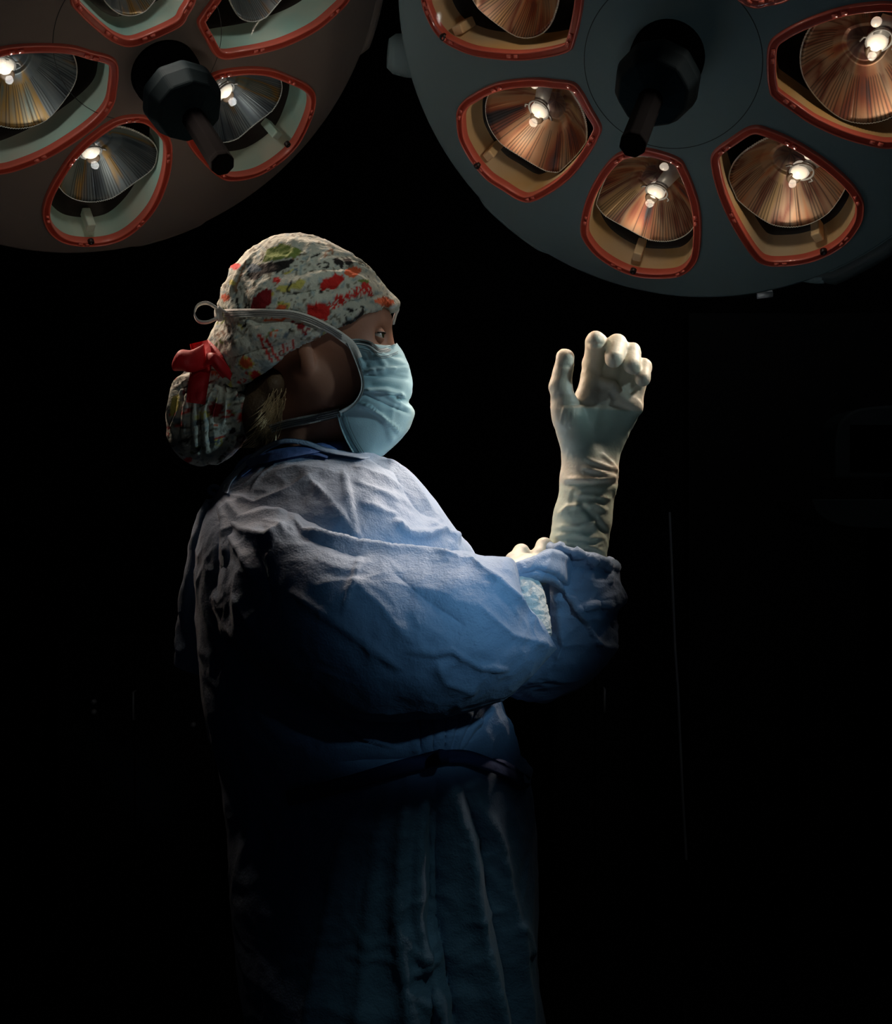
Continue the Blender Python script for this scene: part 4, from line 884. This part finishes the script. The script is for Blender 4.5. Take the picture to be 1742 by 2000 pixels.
# hair: a dark mass at the nape with loose blonde strands
D = SDF(np.arange(-.29, -.17, .003), np.arange(1.42, 1.58, .003), np.arange(1.43, 1.55, .003))
D.ell(W(512, 812, Y0), (pr(42), .05, pr(66)), .01, rot=.15); D.ell(W(545, 760, Y0), (pr(34), .056, pr(38)), .02)
V, Q = D.build(); V = relax(V, Q, 1); hair = np_mesh('hair', V, orient(V, Q), M['hair_d'], person)
hb_ = bvh_of(hair, body); rnd = random.Random(5); mb = MB()
for i in range(190):
    u = rnd.random(); x = 556-16*u+rnd.uniform(-26, 4); y = 765+70*u+rnd.uniform(-12, 12); L_ = rnd.uniform(28, 70); dx = rnd.uniform(-.95, -.1); P = []
    for k in range(8):
        t = k/7; qx = x+dx*L_*(t**1.4)+3*math.sin(4*t+i); qy = y+L_*t*(1-.15*abs(dx)); h, _ = cast(hb_, qx, qy); yy = (h[1] if h is not None else 1.47)-.002-.006*rnd.random()*t
        if k and abs(yy-P[-1][1]) > .010: yy = P[-1][1]
        P.append(W(qx, min(qy, 874), yy))
    mb.tube(P, [.0004]*6+[.0003, .0001], 4)
mb.build('loose_strands', M['hair'], hair)

# mask ---------------------------------------------------------------
# near edge (towards the ear) and front profile, top to bottom; each side of the sheet meets at the profile
NE = catmull([(676, 662), (690, 684), (700, 712), (708, 742), (706, 768), (692, 790), (662, 806), (668, 832), (678, 858), (692, 886)], 70)
FR = catmull([(773, 671), (786, 690), (797, 718), (804, 748), (802, 770), (796, 786), (805, 798), (807, 812), (794, 842), (770, 868), (744, 891)], 70)
NEd = np.interp(np.linspace(0, 1, 70), [0, .2, .5, .75, 1], [.064, .066, .064, .056, .045])
TOPX = [(676, 662), (700, 663), (722, 668), (736, 680), (752, 680), (773, 671)]
V = []; NU = 70; NV = 120
for i in range(NU):
    for j in range(NV):
        s = -1+2*j/(NV-1); th = abs(s)*math.pi/2; side = -1 if s < 0 else 1
        x = FR[i, 0]+(NE[i, 0]-FR[i, 0])*(1-math.cos(th)**.9); yy = FR[i, 1]+(NE[i, 1]-FR[i, 1])*(1-math.cos(th))
        yy += 7*math.sin(2*th)*max(0, 1-i/12.) - 0
        d = NEd[i]*math.sin(th)**.85
        V.append(W(x, yy, Y0+side*d))
V = np.array(V); Q = np.array(grid_faces(NU, NV)); N_ = normals(V, Q)
if (N_[:, 0].mean()) < 0: Q = Q[:, ::-1]
E_ = lambda x, y: (560+x/5.807, 580+y/5.807)
CMk = [([E_(*q) for q in ((860, 870), (960, 848), (1080, 835), (1220, 828), (1390, 842))], 4.5, .007, 'l'), ([E_(*q) for q in ((860, 885), (1000, 890), (1180, 905), (1400, 932))], 3.5, -.004), ([E_(*q) for q in ((850, 1062), (1000, 1070), (1150, 1078), (1260, 1100), (1340, 1150))], 4.5, .0075, 'l'),
       ([E_(*q) for q in ((990, 640), (1060, 720), (1130, 800))], 5, .003), ([E_(*q) for q in ((1020, 640), (1150, 700), (1290, 760), (1390, 790))], 5, .003), ([E_(*q) for q in ((1170, 680), (1300, 690), (1330, 700))], 3, -.002), ([E_(*q) for q in ((800, 1190), (940, 1230), (1060, 1330), (1180, 1440), (1290, 1530))], 4, .0055, 'r'),
       ([E_(*q) for q in ((880, 1090), (1020, 1170), (1180, 1240), (1400, 1330))], 3, -.003), ([E_(*q) for q in ((1110, 1090), (1250, 1190), (1390, 1280))], 3, .0025), ([E_(*q) for q in ((820, 760), (900, 740), (960, 790))], 4, .002), ([E_(*q) for q in ((820, 620), (860, 700), (950, 800))], 6, -.003), ([E_(*q) for q in ((1080, 1370), (1150, 1500), (1190, 1640))], 5, .0025), ([E_(*q) for q in ((900, 1000), (1100, 1010), (1300, 1060))], 7, -.003)]
V = crease(V, Q, CMk); V = fbm_disp(V, Q, 30, .0010, True, 51)
mask = np_mesh('face_mask', V, Q, M['mask'], person)
mb_ = bvh_of(mask); md = mask.modifiers.new('thickness', 'SOLIDIFY'); md.thickness = .0012; md.offset = 0
top = [(680, 668), (700, 667), (722, 672), (738, 684), (754, 684), (774, 676)]
strip('nose_band', top, 11, mb_, M['mask_edge'], mask, lift=.0008, thick=.0012, depth=1.44)
for off in (-2.5, 0.5, 9.5, 13):
    strip('stitch_row', [(a_+3, b_+off+1) for a_, b_ in top], 1.0, mb_, M['trim'], mask, lift=.0025, thick=.0004, depth=1.44)
strip('side_binding', [(680, 668), (690, 690), (701, 718), (708, 745), (705, 768), (690, 790), (663, 806)], 7, mb_, M['mask_edge'], mask, lift=.001, thick=.0015, depth=1.43)
strip('side_binding', [(663, 806), (670, 832), (682, 860), (697, 886)], 12, mb_, M['mask'], mask, lift=.001, thick=.0015, depth=1.44)
for off in (4, 9, 14): strip('stitch_row', [(663+off, 812), (670+off, 834), (682+off, 860), (697+off, 884)], .9, mb_, M['trim'], mask, lift=.003, thick=.0004, depth=1.44)
for off in (3, 7): strip('stitch_row', [(684+off, 680), (694+off, 700), (701+off, 722)], .9, mb_, M['trim'], mask, lift=.003, thick=.0004, depth=1.44)
allb = bvh_of(cap, body, mask, hair)
up_ = [(700, 700), (688, 676), (668, 658), (640, 641), (610, 626), (575, 615), (540, 612), (500, 611), (462, 611), (436, 612)]
strip('upper_tie', up_, 16, allb, M['tie'], mask, lift=.003, thick=.0015, depth=1.42)
for off in (-4, 0, 4): strip('stitch_row', [(a_, b_+off) for a_, b_ in up_[2:]], .9, allb, M['trim'], mask, lift=.0052, thick=.0004, depth=1.42)
lo_ = [(664, 806), (630, 814), (590, 822), (555, 829), (528, 838)]
strip('lower_tie', lo_, 17, allb, M['tie'], mask, lift=.003, thick=.0015, depth=1.44)
for off in (-4, 0, 4): strip('stitch_row', [(a_, b_+off) for a_, b_ in lo_], .9, allb, M['trim'], mask, lift=.0052, thick=.0004, depth=1.44)
ky = 1.45
V, Q = loft_px([(436, 600, 437, 625, ky, .008), (428, 598, 427, 628, ky-.004, .010), (420, 604, 420, 622, ky, .006)], 14, 20); mesh('tie_knot', V, orient(V, Q), M['tie'], mask)
for sy in (0, 1):
    C = catmull([(424, 604), (405, 593), (388, 597), (381, 612), (388, 626), (405, 628), (424, 620)] if sy == 0 else [(428, 600), (436, 606), (446, 612)], 30)
    V = []
    for h in (-.0075, .0075):
        for (x, y) in C: V.append(W(x, y+h*350, ky-.012+h))
    o = mesh('tie_loop' if sy == 0 else 'tie_end', V, grid_faces(2, len(C)), M['tie'], mask); so = o.modifiers.new('t', 'SOLIDIFY'); so.thickness = .0015
# ------------------------------------------------------------------ dim background furniture
def wcab(px0, px1, py0, py1, label, hx=None, hy=None, dots=(), m='cab', y=4.0):
    a_, b_ = W(px0, py1, y), W(px1, py0, y); root = empty('wall_cabinet', ((a_[0]+b_[0])/2, y, 0), label, 'cabinet', None)
    bevel(MB().box((a_[0], y, .0), (b_[0], 4.2, b_[2])).build('body', M[m], root, smooth=False), .004)
    mid = (a_[0]+b_[0])/2
    for k in (0, 1):
        x0 = a_[0]+.01 if k == 0 else mid+.003; x1 = mid-.003 if k == 0 else b_[0]-.01
        d = bevel(MB().box((x0, y-.018, .1), (x1, y-.001, b_[2]-.01)).build('door', M[m], root, smooth=False), .002)
    if hx:
        p0, p1 = W(hx, hy[0], y-.05), W(hx, hy[1], y-.05)
        MB().tube([p0+np.array([0, .035, 0]), p0, p1, p1+np.array([0, .035, 0])], .004, 8).build('handle', M['steel'], root)
    for q in dots: p = W(*q, y-.02); MB().lathe(p, (0, -1, 0), [(.009, 0), (.009, .012), (.006, .016), (.0001, .017)], 14).build('knob', M['steel'], root)
    return root
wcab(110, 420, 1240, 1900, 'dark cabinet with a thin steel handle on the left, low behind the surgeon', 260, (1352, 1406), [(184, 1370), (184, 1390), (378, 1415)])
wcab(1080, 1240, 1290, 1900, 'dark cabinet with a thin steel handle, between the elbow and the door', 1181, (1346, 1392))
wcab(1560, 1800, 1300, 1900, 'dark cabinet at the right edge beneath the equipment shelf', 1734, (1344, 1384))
bp0, bp1 = W(52, 1395, 4.19), W(96, 1325, 4.19)
tag(bevel(MB().box((bp0[0], 4.185, bp0[2]), (bp1[0], 4.2, bp1[2])).build('wall_panel', M['wood'], smooth=False), .003), 'small brownish panel on the wall at the far left', 'wall panel')
# door leaf with steel edge
d0 = W(1312, 1000, 4.15); dtop = 2.05
dr = MB().box((d0[0]+.06, 4.15, 0), (d0[0]+1.0, 4.2, dtop)).build('door_1', M['cab'], smooth=False); dr['kind'] = 'structure'
e = trimline('edge_strip', [(1308, 1000), (1319, 1270), (1324, 1340), (1334, 1560), (1341, 1680)], .007, M['steel'], y=4.12); e.name = 'trim_1'; e['kind'] = 'structure'
# rounded monitor housing on a shelf at the right edge
eq = empty('equipment_monitor', W(1720, 1010, 3.2), 'dark rounded monitor on a tray shelf, dim at the right edge', 'monitor')
y = 3.2; C = catmull([(1632, 935), (1632, 860), (1642, 822), (1672, 800), (1730, 792), (1800, 790), (1860, 800), (1880, 840), (1880, 935)], 60)
V = [W(a_, b_, y) for a_, b_ in C]+[W(a_, b_, y)+np.array([0, .15, 0]) for a_, b_ in C]; k = len(C)
o = mesh('housing', V, grid_faces(2, k)+[tuple(range(k-1, -1, -1)), tuple(range(k, 2*k)), (0, k, 2*k-1, k-1)], M['trim'], eq, smooth=False); bevel(o, .008, 3)
a_, b_ = W(1660, 920, y), W(1855, 830, y); MB().box((a_[0], y-.004, a_[2]), (b_[0], y, b_[2])).build('screen', M['black'], eq, smooth=False)
C = catmull([(1585, 975), (1600, 1005), (1640, 1026), (1700, 1032), (1780, 1030), (1860, 1010), (1890, 975)], 40)
V = [W(a_, b_, y-.06) for a_, b_ in C]+[W(a_, b_, y-.06)+np.array([0, .35, 0]) for a_, b_ in C]; k = len(C)
bevel(mesh('tray', V, grid_faces(2, k)+[tuple(range(k-1, -1, -1)), tuple(range(k, 2*k)), (0, k, 2*k-1, k-1)], M['trim'], eq, smooth=False), .005)
cx_ = W(1740, 1000, y)[0]
MB().tube([(cx_, y+.1, W(0, 1000, y)[2]), (cx_, y+.1, .06)], .03, 16).lathe((cx_, y+.1, 0), (0, 0, 1), [(.001, .06), (.2, .05), (.22, .03), (.22, 0), (.001, 0)], 24).tube([W(1740, 940, y+.07), W(1740, 990, y+.07)], .02, 12).build('stand', M['black'], eq)
# unseen dim point light added to pick out the door trim and wall
light('wall_fill', 'POINT', (1.2, 2.6, 2.6), .8, (.9, .95, 1), None, shadow_soft_size=.2)
